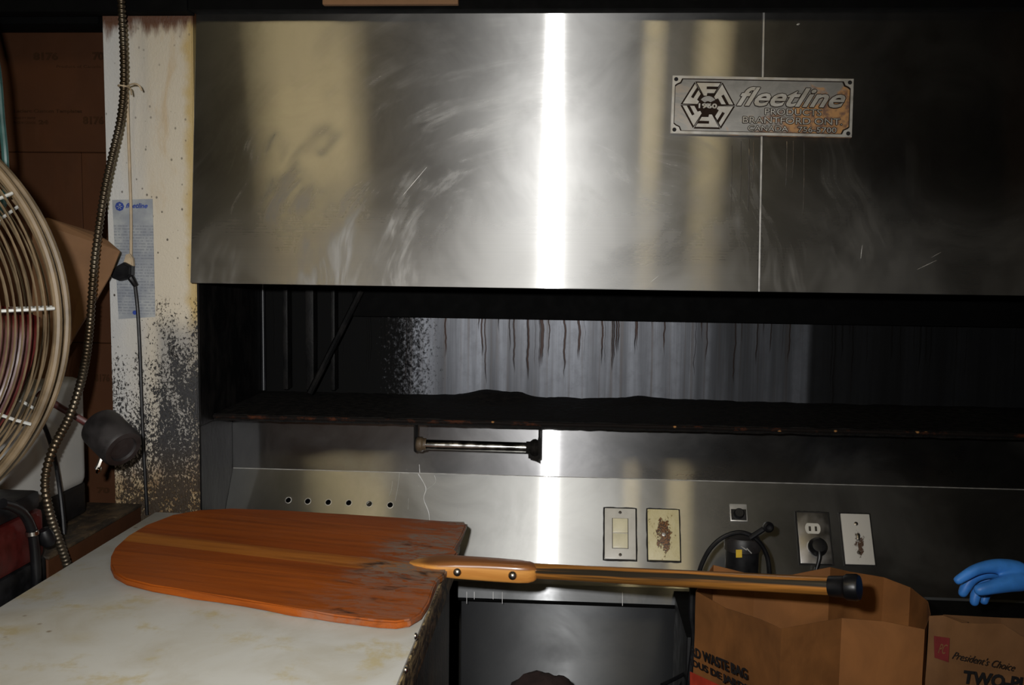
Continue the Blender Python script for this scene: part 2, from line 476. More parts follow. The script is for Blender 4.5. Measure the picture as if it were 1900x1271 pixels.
def mat_peel():
    n = NT('worn_peel_wood'); x, y, z = n.sep(n.obj); p = n.obj
    grain = n.noise(n.scale(p, (3.0, 60, 60)), 1, 6, .62, .3)
    fine = n.noise(n.scale(p, (8, 300, 300)), 1, 3, .6)
    # glued planks, each with its own tone (y runs across the blade)
    pl = n.math('FLOOR', n.mul(n.add(y, .5), 14.0))
    t = n.noise(n.comb(n.mul(pl, 3.71), 2.0, 1.0), 1, 0)
    c = n.mix(n.ramp(t, .35, .65), (.19, .034, .003), (.30, .065, .005))
    light = n.mul(n.math('GREATER_THAN', n.add(y, n.mul(x, .03)), -.028), n.math('LESS_THAN', n.add(y, n.mul(x, .03)), .028))
    c = n.mix(light, c, (.38, .13, .018))
    c = n.mix(n.mul(n.ramp(grain, .42, .68), .6), c, (.13, .026, .005))
    c = n.mix(n.mul(fine, .2), c, (.42, .14, .03))
    # burnt, scraped shoulder near the grip and dark spots
    w = n.noise(n.scale(p, (9, 30, 9)), 1, 6, .7, .8)
    sh = n.ramp(n.add(x, n.mul(w, .20)), .20, .30)
    w3 = n.noise(n.scale(p, (40, 90, 40)), 1, 5, .7, 1.0)
    c = n.mix(n.mul(n.mul(n.mul(sh, n.ramp(w3, .36, .56)), n.ramp(w, .36, .54)), n.ramp(y, -.16, .0, .35, .95)), c, (.19, .15, .12))
    b2 = n.noise(n.scale(p, (10, 24, 10)), 1, 4, .6, .5)
    c = n.mix(n.mul(n.ramp(b2, .58, .70), n.mul(sh, .9)), c, (.03, .015, .010))
    c = n.mix(n.mul(n.ramp(n.noise(n.scale(p, (5, 22, 5)), 1, 4), .66, .76), .6), c, (.06, .028, .015))
    n.set(base=c, rough=n.ramp(w, .3, .7, .42, .58), spec=.18)
    n.bump(n.add(grain, n.mul(w, .5)), .0012, .6); return n.m
M['peel'] = mat_peel()
def mat_wood(name, a, b, c2, thr=.5):
    n = NT(name); p = n.obj
    g = n.noise(n.scale(p, (3, 60, 60)), 1, 5, .6, .2); h = n.noise(n.scale(p, (1.2, 60, 60)), 1, 4, .6)
    c = n.mix(n.ramp(g, .35, .65), a, b)
    c = n.mix(n.ramp(h, thr, thr + .12), c, c2)
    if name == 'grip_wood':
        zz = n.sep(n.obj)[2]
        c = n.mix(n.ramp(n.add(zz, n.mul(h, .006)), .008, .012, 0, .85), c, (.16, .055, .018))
    n.set(base=c, rough=.32, spec=.5, coat=.2); return n.m
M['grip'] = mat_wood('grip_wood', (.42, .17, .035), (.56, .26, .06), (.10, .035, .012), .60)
M['pole'] = mat_wood('pole_wood', (.16, .07, .015), (.40, .16, .030), (.022, .017, .011), .47)

def mat_rustplate():
    n = NT('rust_spattered_ivory_plate'); x, y, z = n.sep(n.obj)
    f = n.noise(n.scale(n.obj, (130, 75, 100)), 1, 6, .7, .6)
    d = n.math('ABSOLUTE', x); dy = n.math('ABSOLUTE', y)
    m = n.mul(n.ramp(d, .022, .004), n.ramp(dy, .048, .018))
    r = n.ramp(n.add(f, n.mul(m, .27)), .625, .67)
    c = n.mix(r, n.mix(n.ramp(f, .3, .7), (.56, .50, .30), (.50, .43, .23)), n.mix(n.ramp(n.noise(n.obj, 300, 3), .4, .6), (.03, .018, .01), (.20, .08, .02)))
    n.set(base=c, rough=.45); n.bump(r, .001, .6); return n.m
M['rustplate'] = mat_rustplate()
def mat_greyplate():
    n = NT('grimy_white_plate'); x, y, z = n.sep(n.obj)
    f = n.noise(n.scale(n.obj, (130, 90, 100)), 1, 6, .7, .6)
    m = n.mul(n.ramp(n.math('ABSOLUTE', n.sub(x, .001)), .016, .003), n.ramp(n.math('ABSOLUTE', n.add(y, .012)), .034, .012))
    r = n.ramp(n.add(f, n.mul(m, .22)), .66, .71)
    n.set(base=n.mix(r, (.50, .48, .44), (.07, .035, .02)), rough=.4); n.bump(r, .001, .6); return n.m
M['greyplate'] = mat_greyplate()
def mat_nameplate():
    n = NT('cast_plate_field'); x, y, z = n.sep(n.obj)
    f = n.noise(n.scale(n.obj, (22, 40, 30)), 1, 6, .65, .8)
    st = n.ramp(n.add(n.add(n.mul(x, 1.5), n.mul(f, .75)), n.mul(y, -2.6)), .43, .55)
    r = n.mix(n.ramp(n.noise(n.obj, 70, 4), .4, .65), (.42, .20, .05), (.12, .045, .02))
    c = n.mix(n.mul(st, .85), n.mix(n.ramp(f, .3, .7), (.22, .215, .20), (.30, .29, .27)), r)
    lt = n.mul(n.ramp(x, -.10, -.16), n.ramp(f, .45, .65))
    c = n.mix(n.mul(lt, .4), c, (.38, .27, .17))
    n.set(base=c, rough=.6, metal=n.ramp(st, 0, 1, .35, 0)); n.bump(f, .0006, .5); return n.m
M['npfield'] = mat_nameplate()
M['npraise'] = simple('cast_aluminium', (.42, .41, .39), .42, .6, var=.08, sc_=50)
def mat_sheet():
    n = NT('faded_printed_sheet'); x, y, z = n.sep(n.pos)
    ln = n.math('FRACT', n.mul(z, 165.0))
    wv = n.noise(n.comb(n.mul(x, 210.0), 0.0, n.mul(n.math('FLOOR', n.mul(z, 165.0)), 5.3)), 1, 3, .7)
    body = n.mul(n.ramp(z, 1.505, 1.50), n.ramp(z, 1.315, 1.32))
    row = n.noise(n.comb(0.0, 0.0, n.mul(n.math('FLOOR', n.mul(z, 165.0)), 2.9)), 1, 1)
    t = n.mul(n.mul(n.mul(n.ramp(ln, .25, .35), n.ramp(ln, .85, .75)), n.ramp(wv, .42, .52)), n.mul(body, n.ramp(row, .34, .42, .25, .75)))
    f = n.noise(n.pos, 24, 5, .6)
    base = n.mix(n.ramp(f, .35, .7), (.24, .26, .29), (.35, .37, .38))
    n.set(base=n.mix(n.mul(t, .55), base, (.09, .10, .14)), rough=.35, spec=.5); return n.m
M['sheet'] = mat_sheet()
def lampmat(name, c, s):
    n = NT(name); n.set(base=(.8, .8, .8), emis=c, emis_s=s); return n.m
M['lamp'] = lampmat('warm_tube_glow', (1.0, .79, .42), 9.0)
M['lamp2'] = lampmat('warm_tube_glow_bright', (1.0, .79, .42), 11.0)

# ------------------------------------------------------------------ the room
def struct(name, bm, m):
    o = link(name, bm, m, None, smooth=False); o['kind'] = 'structure'; return o
struct('floor', bm_box(-2.8, 2.6, -2.6, 2.75, -.1, 0), M['floor'])
struct('ceiling', bm_box(-2.8, 2.6, -2.6, 2.75, 2.75, 2.85), M['ceil'])
struct('wall_back', bm_box(-2.8, 2.6, 2.65, 2.75, 0, 2.75), M['wall'])
struct('wall_left', bm_box(-2.9, -2.8, -2.6, 2.75, 0, 2.75), M['wall'])
struct('wall_right', bm_box(2.6, 2.7, -2.6, 2.75, 0, 2.75), M['blackmetal'])
struct('wall_rear', bm_box(-2.8, 2.6, -2.7, -2.6, 0, 2.75), M['wall'])

# ceiling lights whose glow shows in the brushed steel
def ceiling_lamp(x0, x1, y0, y1, label, mat, tubes=1):
    t = thing('ceiling_light', ((x0 + x1) / 2, (y0 + y1) / 2, 2.66), label, 'ceiling light', 'ceiling lights over the aisle')
    link('housing', bm_box(x0 - .02, x1 + .02, y0 - .02, y1 + .02, 2.695, 2.75, .005), M['blackmetal'], t)
    w = (x1 - x0) / tubes
    for k in range(tubes):
        link('tube', bm_box(x0 + k * w + .012, x0 + (k + 1) * w - .012, y0, y1, 2.655, 2.69, .012), mat, t)
ceiling_lamp(-1.34, -.92, -.35, .25, 'wide warm ceiling light with two tubes above the left of the aisle', M['lamp'], 2)
ceiling_lamp(.255, .355, -.35, .25, 'narrow single tube ceiling light nearer the middle of the aisle', M['lamp2'])
ceiling_lamp(.48, .61, -.35, .25, 'narrow single tube ceiling light furthest right over the aisle', M['lamp2'])

# ------------------------------------------------------------------ exhaust hood
HB = Vector((0, 1.92, 1.386)); HT = Vector((0, 1.974, 1.944))
hv = (HT - HB).normalized(); hn = Vector((0, -hv.z, hv.y))   # outward normal, towards the viewer
def onhood(px, py): return atP(px, py, HB, hn)
hood = thing('exhaust_hood', (.4, 2.15, 1.386), 'large brushed stainless steel exhaust hood with a cast nameplate', 'range hood')
XS = .359
def hood_panel(x0, x1):
    Lh = (HT - HB).length
    b = bm_box(x0, x1, 0, Lh, -.004, 0, .0012, 1)
    m = frame(HB, (1, 0, 0), hv)   # local z = x cross y
    # local z axis points along x × hv = (0,-hv.z,hv.y) = outward
    b.transform(m); return b
link('front_panel', hood_panel(-.776, XS - .002), M['hood'], hood)
link('front_panel', hood_panel(XS + .002, 1.75), M['hood'], hood)
b = bm_box(XS - .0016, XS + .0016, 0, (HT - HB).length, -.002, .0012); b.transform(frame(HB, (1, 0, 0), hv))
link('seam_strip', b, M['npraise'], hood)['label'] = 'bright vertical seam strip'
b = bm_prism([(1.924, 1.388), (1.978, 1.944), (2.415, 1.944), (2.415, 1.388)], .004, frame((-.776, 0, 0), (0, 1, 0), (0, 0, 1)))
link('side_panel', b, M['blackmetal'], hood)
b = bm_box(-.77, 1.75, 1.93, 2.40, 1.425, 1.435)
link('underside_panel', b, M['undersoot'], hood)
b = bm_box(-.776, 1.75, 1.9235, 1.945, 1.3875, 1.392)
link('bottom_flange', b, M['steeltrim'], hood)
# nameplate
c4 = [onhood(1245, 141), onhood(1581, 149), onhood(1580, 256), onhood(1245, 250)]
npx = ((c4[1] - c4[0]) + (c4[2] - c4[3])).normalized(); npy = ((c4[0] - c4[3]) + (c4[1] - c4[2])).normalized()
npc = (c4[0] + c4[1] + c4[2] + c4[3]) / 4
NW = ((c4[1] - c4[0]).length + (c4[2] - c4[3]).length) / 2; NH = ((c4[0] - c4[3]).length + (c4[1] - c4[2]).length) / 2
nm = frame(npc, npx, npy)
def npart(name, b, mat, par=None, **k):
    b.transform(nm); return link(name, b, mat, par or nplate, **k)
b = bm_box(-NW / 2, NW / 2, -NH / 2, NH / 2, 0, .006, .0012)
b.transform(nm)
npe = bpy.data.objects.new('nameplate', None); col.objects.link(npe); npe.parent = hood
npe.matrix_basis = gm(hood).inverted() @ nm
nplate = npe
nplate['label'] = 'weathered cast metal nameplate with raised lettering'
b.transform(Matrix.Identity(4))
link('plate', b, M['npfield'], nplate)
# border with notched corners
def ring_poly(ow, oh, iw, ih, nt):
    outer = [(-ow, -oh), (ow, -oh), (ow, oh), (-ow, oh)]
    inner = []
    for sx, sy in ((-1, -1), (1, -1), (1, 1), (-1, 1)):
        a = [(sx * (iw - nt), sy * ih), (sx * (iw - nt * .75), sy * (ih - nt * .55)), (sx * (iw - nt * .3), sy * (ih - nt * .75)), (sx * iw, sy * (ih - nt))]
        if sx * sy > 0: a = a[::-1]
        if (sx, sy) in ((-1, -1),): a = [(sx * iw, sy * (ih - nt)), (sx * (iw - nt * .3), sy * (ih - nt * .75)), (sx * (iw - nt * .75), sy * (ih - nt * .55)), (sx * (iw - nt), sy * ih)]
        if (sx, sy) == (1, -1): a = [(sx * (iw - nt), sy * ih), (sx * (iw - nt * .75), sy * (ih - nt * .55)), (sx * (iw - nt * .3), sy * (ih - nt * .75)), (sx * iw, sy * (ih - nt))]
        if (sx, sy) == (1, 1): a = [(sx * iw, sy * (ih - nt)), (sx * (iw - nt * .3), sy * (ih - nt * .75)), (sx * (iw - nt * .75), sy * (ih - nt * .55)), (sx * (iw - nt), sy * ih)]
        if (sx, sy) == (-1, 1): a = [(sx * (iw - nt), sy * ih), (sx * (iw - nt * .75), sy * (ih - nt * .55)), (sx * (iw - nt * .3), sy * (ih - nt * .75)), (sx * iw, sy * (ih - nt))]
        inner.append(a)
    b = bmesh.new()
    for k in range(4):
        k2 = (k + 1) % 4
        pts = [outer[k], outer[k2]] + [inner[k2][1], inner[k2][0]] + [inner[k][3], inner[k][2]]
        vs = [b.verts.new((p[0], p[1], 0)) for p in pts]
        b.faces.new(vs)
        # corner triangle wedge
        vs = [b.verts.new((p[0], p[1], 0)) for p in (outer[k], inner[k][2], inner[k][1])]
        b.faces.new(vs)
    bmesh.ops.remove_doubles(b, verts=b.verts, dist=1e-6)
    r = bmesh.ops.extrude_face_region(b, geom=b.faces[:])
    for v in [g for g in r['geom'] if isinstance(g, bmesh.types.BMVert)]: v.co.z += .0025
    bmesh.ops.translate(b, verts=b.verts, vec=(0, 0, .0058))
    return b
npart('border', ring_poly(NW / 2 - .0005, NH / 2 - .0005, NW / 2 - .0055, NH / 2 - .0055, .0135), M['npraise'], smooth=False)
npart('border_shadow_line', xform(ring_poly(NW / 2 - .0045, NH / 2 - .0045, NW / 2 - .0068, NH / 2 - .0068, .0146), Matrix.Scale(.9, 4, (0, 0, 1))), M['oldink'], smooth=False)
b = None
for sx in (-1, 1):
    for sy in (-1, 1):
        b = bm_lathe([(0, .0102), (.0032, .0102), (.0040, .0092), (.0042, .0080)], Matrix.Translation((sx * (NW / 2 - .0075), sy * (NH / 2 - .0075), -.0006)), 16)
        npart('screw', b, M['ink'])
# emblem: six letters F closed up into a hexagon
Fp = [(-.455, .87), (.455, .87), (.375, .735), (-.07, .735), (-.07, .625), (.31, .625), (.225, .475), (-.04, .475), (-.06, .37), (-.17, .37)]
emb = None; embk = None
ER = NH * .435; ecx = -NW / 2 + NH * .62
for k in range(6):
    a = math.radians(60 * k)
    poly = [((p[0] * math.cos(a) - p[1] * math.sin(a)) * ER + ecx, (p[0] * math.sin(a) + p[1] * math.cos(a)) * ER) for p in Fp]
    emb = bm_prism(poly, .0022, Matrix.Translation((0, 0, .0062)), bm=emb)
    poly = [((p[0] * math.cos(a) - p[1] * math.sin(a)) * ER + ecx, (p[0] * math.sin(a) + p[1] * math.cos(a)) * ER) for p in [(-.52, .93), (.52, .93), (.06, .08), (-.06, .08)]]
    embk = bm_prism(poly, .0004, Matrix.Translation((0, 0, .0060)), bm=embk)
npart('emblem_ground', embk, M['oldink'], smooth=False)
e = npart('emblem', emb, M['npraise'], smooth=False)
b = bm_prism([(math.cos(t) * r * ER + ecx, math.sin(t) * r * ER + ER * .02) for r, ts in ((.34, [math.radians(q) for q in range(35, 150, 10)]), (.14, [math.radians(q) for q in range(145, 30, -20)])) for t in ts], .001, Matrix.Translation((0, 0, .0064)))
npart('emblem_scroll', b, M['npfield'], smooth=False)
b = bm_text('SINCE', .0042, Matrix.Translation((ecx, ER * .20, .0075)), .0008, align='CENTER')
npart('emblem_lettering', b, M['npraise'], smooth=False)
b = bm_text('1960', .0125, Matrix.Translation((ecx - ER * .36, -ER * .13, .0066)), .003, off=.0004, width=ER * .72, height=ER * .2)
npart('emblem_lettering', b, M['npraise'], smooth=False)
def ntext(s, u0, u1, v0, v1, shear=0, off=0, d=.0022, o=.0011):
    x0 = -NW / 2 + u0 * NW; x1 = -NW / 2 + u1 * NW; y0 = NH / 2 - v1 * NH; y1 = NH / 2 - v0 * NH
    b = bm_text(s, .02, Matrix.Translation((x0, y0, .0062)), d, shear=shear, off=off, width=x1 - x0, height=y1 - y0)
    npart('lettering', b, M['npraise'], smooth=False)
    b = None
    for dx, dy in ((-o, 0), (o, 0), (0, o), (0, -o), (o * .7, -o * .7), (-o * .7, -o * .7), (o * .7, o * .7), (-o * .7, o * .7)):
        b = bm_text(s, .02, Matrix.Translation((x0 + dx, y0 + dy, .0061 + .00001 * (dx + dy) / o)), .0004, shear=shear, off=off, width=x1 - x0, height=y1 - y0, bm=b)
    npart('lettering_outline', b, M['oldink'], smooth=False)
ntext('fleetline', .362, .958, .17, .50, .45, .0004, o=.0017)
for s_, u0, u1, v0, v1 in (('PRODUCTS', .52, .83, .53, .64), ('BRANTFORD ONT.', .40, .945, .68, .79), ('CANADA', .43, .65, .83, .92), ('756-5700', .705, .915, .835, .925)):
    ntext(s_, u0, u1, v0, v1, d=.0014, o=.0013)
# grease runs under the plate, and scraped marks
for px, y0, y1, w in ((1375, 262, 380, .0012), (1390, 258, 392, .0016), (1398, 262, 350, .0010), (1460, 262, 345, .001), (1358, 270, 400, .001), (1492, 262, 400, .0009), (1472, 262, 330, .0008)):
    a = onhood(px, y0) + hn * .0005; c = onhood(px - 2, y1) + hn * .0005
    link('grease_run', bm_tube(smooth_pts([a, a.lerp(c, .5) + Vector((.0008, 0, 0)), c], 4), w / 2 * 1.3, 6, flat=.3), M['tside'], hood)

for pa, pb, w in (((1478, 46), (1484, 44), .0022), ((1702, 500), (1738, 483), .0007), ((1728, 478), (1746, 468), .0006), ((1597, 480), (1600, 455), .0006), ((748, 362), (792, 310), .0005), ((1208, 523), (1222, 512), .0006)):
    a = onhood(*pa) + hn * .0003; c = onhood(*pb) + hn * .0003
    link('scratch', bm_tube([a, a.lerp(c, .5), c], lambda t, w=w: w * (.3 + .7 * math.sin(math.pi * min(max(t, .03), .97))), 6, flat=.3), M['npraise'], hood)

# dark angle iron over the hood and post, board edge above it
tag(link('steel_beam', bm_box(-.776, 1.9, 1.932, 1.971, atY(900, 16, 1.932).z, 2.06, .002, 2, bm_box(-1.75, -.778, 1.932, 1.971, atY(280, 21, 1.932).z, 2.06, .002, 2, bm_box(-1.75, -.995, 2.0, 2.08, atY(100, 44, 2.0).z, 2.06, .002))), M['undersoot']), 'black steel beam across the top of the hood and white post', 'beam')
b = bm_box(atY(598, 4, 1.915).x, atY(850, 4, 1.915).x, 1.915, 1.930, atY(725, 8, 1.915).z, atY(725, -8, 1.915).z, .002)
tag(link('wooden_batten', b, M['tan']), 'cream batten stuck on the front of the black beam at the top edge', 'batten')

# ------------------------------------------------------------------ recess under the hood
rec = thing('recess_lining', (.4, 2.42, 0), 'sooty metal lining of the recess between the hood and the shelf', 'metal lining')
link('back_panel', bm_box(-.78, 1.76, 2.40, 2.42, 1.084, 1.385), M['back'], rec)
link('shadow_strip', bm_box(atY(655, 590, 2.36).x, 1.72, 2.35, 2.39, 1.296, 1.384, .004), M['undersoot'], rec)  # added black strip, fills out the hood's shadow along the panel top
link('side_panel', bm_box(-.783, -.779, 1.9725, 2.42, 1.084, 1.385), M['side'], rec)
link('side_panel', bm_box(1.76, 1.775, 1.972, 2.42, 1.084, 1.385), M['side'], rec)
pp = [atY(487, 530, 2.37), atY(484, 735, 2.37)]
link('corner_pipe', bm_tube([Vector((pp[0].x, 2.372, 1.38)), Vector((pp[0].x, 2.372, 1.105))], .006, 12), M['dullsteel'], rec)
for px, w in ((530, .012), (575, .02), (618, .010)):
    x = atY(px, 600, 2.36).x
    link('hanging_rail', bm_box(x - w / 2, x + w / 2, 2.355, 2.395, 1.11, 1.384, .002), M['side'], rec)
x = atY(650, 600, 2.3).x
link('sloping_brace', bm_tube([Vector((x - .10, 2.30, 1.11)), Vector((x + .02, 2.33, 1.36))], .008, 8), M['side'], rec)

# ------------------------------------------------------------------ splashback
SB = thing('splashback', (.4, 2.2, .708), 'stainless steel splashback with a sloped lower face and a row of holes', 'splashback')
KZ = .953; SY0, SZ0 = 2.036, .746
sdir = Vector((0, 2.16 - SY0, KZ - SZ0)).normalized(); sn = Vector((0, -sdir.z, sdir.y))
def onslope(px, py): return atP(px, py, (0, 2.16, KZ), sn)
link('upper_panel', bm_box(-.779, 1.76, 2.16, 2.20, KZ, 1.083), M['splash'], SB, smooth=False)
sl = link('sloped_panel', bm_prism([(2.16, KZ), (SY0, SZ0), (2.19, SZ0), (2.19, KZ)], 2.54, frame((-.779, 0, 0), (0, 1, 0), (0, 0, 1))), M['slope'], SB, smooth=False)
cut = None
holes = [(535, 928), (571, 930), (609, 932), (647, 933), (685, 935), (724, 937)]
for h in holes:
    p = onslope(*h)
    cut = bm_lathe([(0, -.02), (.0062, -.02), (.0062, .01), (0, .01)], axis_m(p, sn), 24, bm=cut)
co = link('t', cut, None)
md = sl.modifiers.new('b', 'BOOLEAN'); md.object = co; md.operation = 'DIFFERENCE'; md.solver = 'EXACT'
applied(sl, None); bpy.data.objects.remove(co)
for i, h in enumerate(holes):
    p = onslope(*h)
    link('hole_liner', bm_lathe([(0, -.0185), (.0058, -.0185), (.0060, -.001), (.0062, -.0185), (.0055, -.0192), (0, -.0192)], axis_m(p, sn), 20), M['undersoot'] if i != 4 else M['greyblock'], SB)
    link('hole_rim', bm_lathe([(.0061, .0), (.0063, .0006), (.0074, .0005), (.0078, .0)], axis_m(p, sn), 24), M['npraise'], SB)
p = onslope(685, 935)
link('hex_nut', bm_lathe([(.0028, -.004), (.0028, .0008), (.0056, .0012), (.0062, -.004)], axis_m(p, sn), 6), M['chrome'], SB, smooth=False)
link('front_lip', bm_box(-.24, 1.76, SY0, 2.19, .709, SZ0 - .0002, .001, 1), M['lip'], SB, smooth=False)
link('fold_line', bm_tube([Vector((-.778, 2.1592, KZ)), Vector((1.75, 2.1592, KZ))], .0011, 6), M['npraise'], SB)
link('shadow_gap', bm_box(-.24, .30, 2.045, 2.19, .700, .708), M['undersoot'], SB, smooth=False)
link('end_panel', bm_box(-.783, -.7795, 1.9725, 2.20, .70, 1.083), M['side'], SB)
# dried white drips
for path, w in (([(776, 880), (790, 905), (786, 925), (795, 950), (797, 968)], .0022), ([(806, 882), (808, 895), (792, 908)], .0012), ([(741, 878), (738, 905), (733, 930)], .0014),
                ([(728, 893), (726, 910), (722, 920)], .0012), ([(758, 925), (757, 945)], .0010), ([(850, 940), (848, 958)], .0010), ([(778, 862), (779, 880)], .0008)):
    pts = [onslope(*q) + sn * .0002 for q in path] if path[0][1] > 870 else [atY(q[0], q[1], 2.1596) for q in path]
    pts = smooth_pts(pts, 4)
    link('dried_drip', bm_tube(pts, lambda t, w=w: w * (.45 + .5 * abs(math.sin(9 * t + w * 5000))), 6, flat=.25), M['drip'], SB)
for px in (866, 915, 932, 1155, 880):
    a = atY(px, 1098, SY0 - .0004); c = atY(px, 1098 + random.choice((14, 22, 26)), SY0 - .0004)
    link('dried_drip', bm_tube([a, a.lerp(c, .5), c], .0006, 6, flat=.4), M['drip'], SB)
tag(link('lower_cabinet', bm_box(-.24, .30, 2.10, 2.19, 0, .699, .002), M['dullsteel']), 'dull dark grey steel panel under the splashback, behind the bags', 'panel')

# plates on the slope --------------------------------------------------
def slope_thing(name, px, py, label, cat, group=None, twist=0.0):
    p = onslope(px, py)
    m = frame(p, (1, 0, 0), sdir) @ Matrix.Rotation(math.radians(twist), 4, 'Z')
    t = thing(name, p, label, cat, group, rot=m.to_3x3())
    return t, m
def lp(name, b, m, mat, t, **k):
    b.transform(m); return link(name, b, mat, t, **k)
def caulk(m, t, w=.0355, h=.058):
    b = bmesh.new(); pts = []
    for (x0, y0, x1, y1) in ((-w, -h, w, -h), (w, -h, w, h), (w, h, -w, h), (-w, h, -w, -h)):
        for k in range(10):
            f = k / 10
            pts.append(Vector((x0 + (x1 - x0) * f + random.uniform(-.0006, .0006), y0 + (y1 - y0) * f + random.uniform(-.0006, .0006), .0008)))
    b = bm_tube(pts, .0021, 6, closed=True)
    lp('grime_line', b, m, M['caulk'], t)
def screw(m, t, x, y, z=.0058, r=.0035, mat='brass'):
    b = bm_lathe([(r, 0), (r * .95, .0012), (r * .5, .0018), (0, .0019)], Matrix.Translation((x, y, z)), 16)
    lp('screw', b, m, M[mat], t)
t, m = slope_thing('light_switch', 1150.5, 991, 'white wall plate with two stacked rocker switches, leftmost of the plates on the sloped steel', 'light switch')
lp('wall_plate', bm_box(-.034, .034, -.0565, .0565, 0, .006, .002), m, M['whiteplate'], t); caulk(m, t)
for y in (.0008, -.0328):
    lp('rocker', bm_box(-.0165, .0165, y, y + .0320, .004, .0095, .0012), m, M['ivory'], t)
b = bm_tube([Vector(q) for q in ((-.0172, -.0335, .006), (.0172, -.0335, .006), (.0172, .0335, .006), (-.0172, .0335, .006))], .0007, 5, closed=True)
lp('rocker_gap', b, m, M['caulk'], t)
screw(m, t, 0, .047, mat='tside'); screw(m, t, 0, -.047, mat='tside')
t, m = slope_thing('wall_plate', 1231, 993, 'ivory blank wall plate spattered with brown rust, beside the rocker switch', 'wall plate')
lp('plate', bm_box(-.0345, .0345, -.0565, .0565, 0, .006, .002), m, M['rustplate'], t); caulk(m, t)
lp('screw', bm_lathe([(.0042, 0), (.004, .0022), (0, .003)], Matrix.Translation((0, 0, .005)), 14), m, M['npraise'], t)
t, m = slope_thing('thermostat_control', 1370, 952, 'small square chrome bezel with a black round control above the canister', 'control')
lp('bezel', bm_box(-.0185, .0185, -.0195, .0195, 0, .004, .001), m, M['npraise'], t)
lp('bezel_inset', bm_box(-.0165, .0165, -.0170, .0075, .003, .0046), m, M['black'], t)
lp('dial', bm_lathe([(.0115, 0), (.011, .008), (.009, .010), (0, .010)], Matrix.Translation((0, -.003, .004)), 20), m, M['black'], t)
t, m = slope_thing('power_outlet', 1510, 999, 'brushed steel outlet plate with one white socket showing and a black plug in it', 'outlet')
lp('wall_plate', bm_box(-.034, .034, -.0565, .0565, 0, .006, .002), m, M['steeltrim'], t); caulk(m, t)
for y in (.020, -.020):
    poly = [(math.cos(a) * .0165, max(-.0115, min(.0115, math.sin(a) * .0165)) + y) for a in [math.radians(q) for q in range(0, 360, 12)]]
    lp('socket', bm_prism(poly, .0035, Matrix.Translation((-.002, 0, .004))), m, M['whiteplate'], t)
for sx in (-1, 1):
    lp('socket_slot', bm_box(-.002 + sx * .0065 - .0024, -.002 + sx * .0065 + .0024, .014, .0245, .0074, .0079), m, M['tside'], t)
pl = thing('power_plug', m @ Vector((0, -.02, .01)), 'black round plug with its cord hanging, plugged into the steel outlet plate', 'plug', rot=m.to_3x3())
lp('plug_body', bm_lathe([(.0, .0078), (.019, .0078), (.0205, .012), (.0195, .020), (.014, .028), (0, .030)], Matrix.Translation((.003, -.022, 0)), 22), m, M['black'], pl)
e0 = m @ Vector((.002, -.026, .022))
pts = smooth_pts([e0, e0 + Vector((.0, -.012, -.02)), e0 + Vector((-.012, -.02, -.07)), e0 + Vector((-.014, -.04, -.16)), e0 + Vector((-.01, -.05, -.20))], 6)
link('cord', bm_tube(pts, lambda q: .0065 - .0025 * min(1, q * 3), 10), M['black'], pl)
t, m = slope_thing('toggle_switch', 1590, 1001, 'grimy white wall plate with a worn toggle, furthest right on the sloped steel', 'light switch')
lp('wall_plate', bm_box(-.031, .031, -.0555, .0555, 0, .006, .002), m, M['greyplate'], t); caulk(m, t, .0325, .057)
screw(m, t, 0, .033, r=.0045); screw(m, t, -.001, -.030, r=.004, mat='tside')
lp('toggle', bm_box(-.0035, .0035, -.004, .010, .004, .014, .0015), m, M['brass'], t)

# ------------------------------------------------------------------ black shelf
shelf = thing('wall_shelf', (.4, 2.22, 1.085), 'long black grease-crusted shelf with a rusty front edge above the splashback', 'shelf')
def crusty_shelf():
    b = bmesh.new(); nx, ny = 260, 10
    x0, x1 = -.777, 1.76; y0, y1 = 2.04, 2.398
    top = []
    def mound(x, y):
        s = 0
        for (cx, cy, w, h) in ((atY(905, 730, 2.33).x, 2.35, .075, .022), (atY(1190, 740, 2.33).x, 2.36, .06, .012), (atY(965, 735, 2.33).x, 2.36, .03, .010), (.9, 2.3, .1, .012), (.30, 2.36, .10, .006)):
            s += h * math.exp(-((x - cx) / w) ** 2 - ((y - cy) / .05) ** 2)
        return s
    for j in range(ny + 1):
        row = []
        for i in range(nx + 1):
            x = x0 + (x1 - x0) * i / nx; y = y0 + (y1 - y0) * j / ny
            n_ = mnoise.noise(Vector((x * 22, y * 22, 0))) * .0025 + mnoise.noise(Vector((x * 70, y * 70, 3))) * .0012
            yy = y + (mnoise.noise(Vector((x * 30, 7, 0))) * .0015 if j == 0 else 0)
            row.append(b.verts.new((x, yy, 1.099 + n_ + mound(x, y))))
        top.append(row)
    for j in range(ny):
        for i in range(nx):
            b.faces.new((top[j][i], top[j][i + 1], top[j + 1][i + 1], top[j + 1][i]))
    fr = [b.verts.new((v.co.x, v.co.y + .001, 1.0845 + mnoise.noise(Vector((v.co.x * 45, 1, 0))) * .002 + mnoise.noise(Vector((v.co.x * 12, 4, 0))) * .0015)) for v in top[0]]
    bk = [b.verts.new((v.co.x, y1, 1.086)) for v in top[0]]
    for i in range(nx):
        b.faces.new((fr[i], fr[i + 1], top[0][i + 1], top[0][i])); b.faces.new((fr[i + 1], fr[i], bk[i], bk[i + 1]))
        b.faces.new((bk[i], bk[i + 1], top[ny][i + 1], top[ny][i]))
    return b
link('shelf_board', crusty_shelf(), M['soot'], shelf)
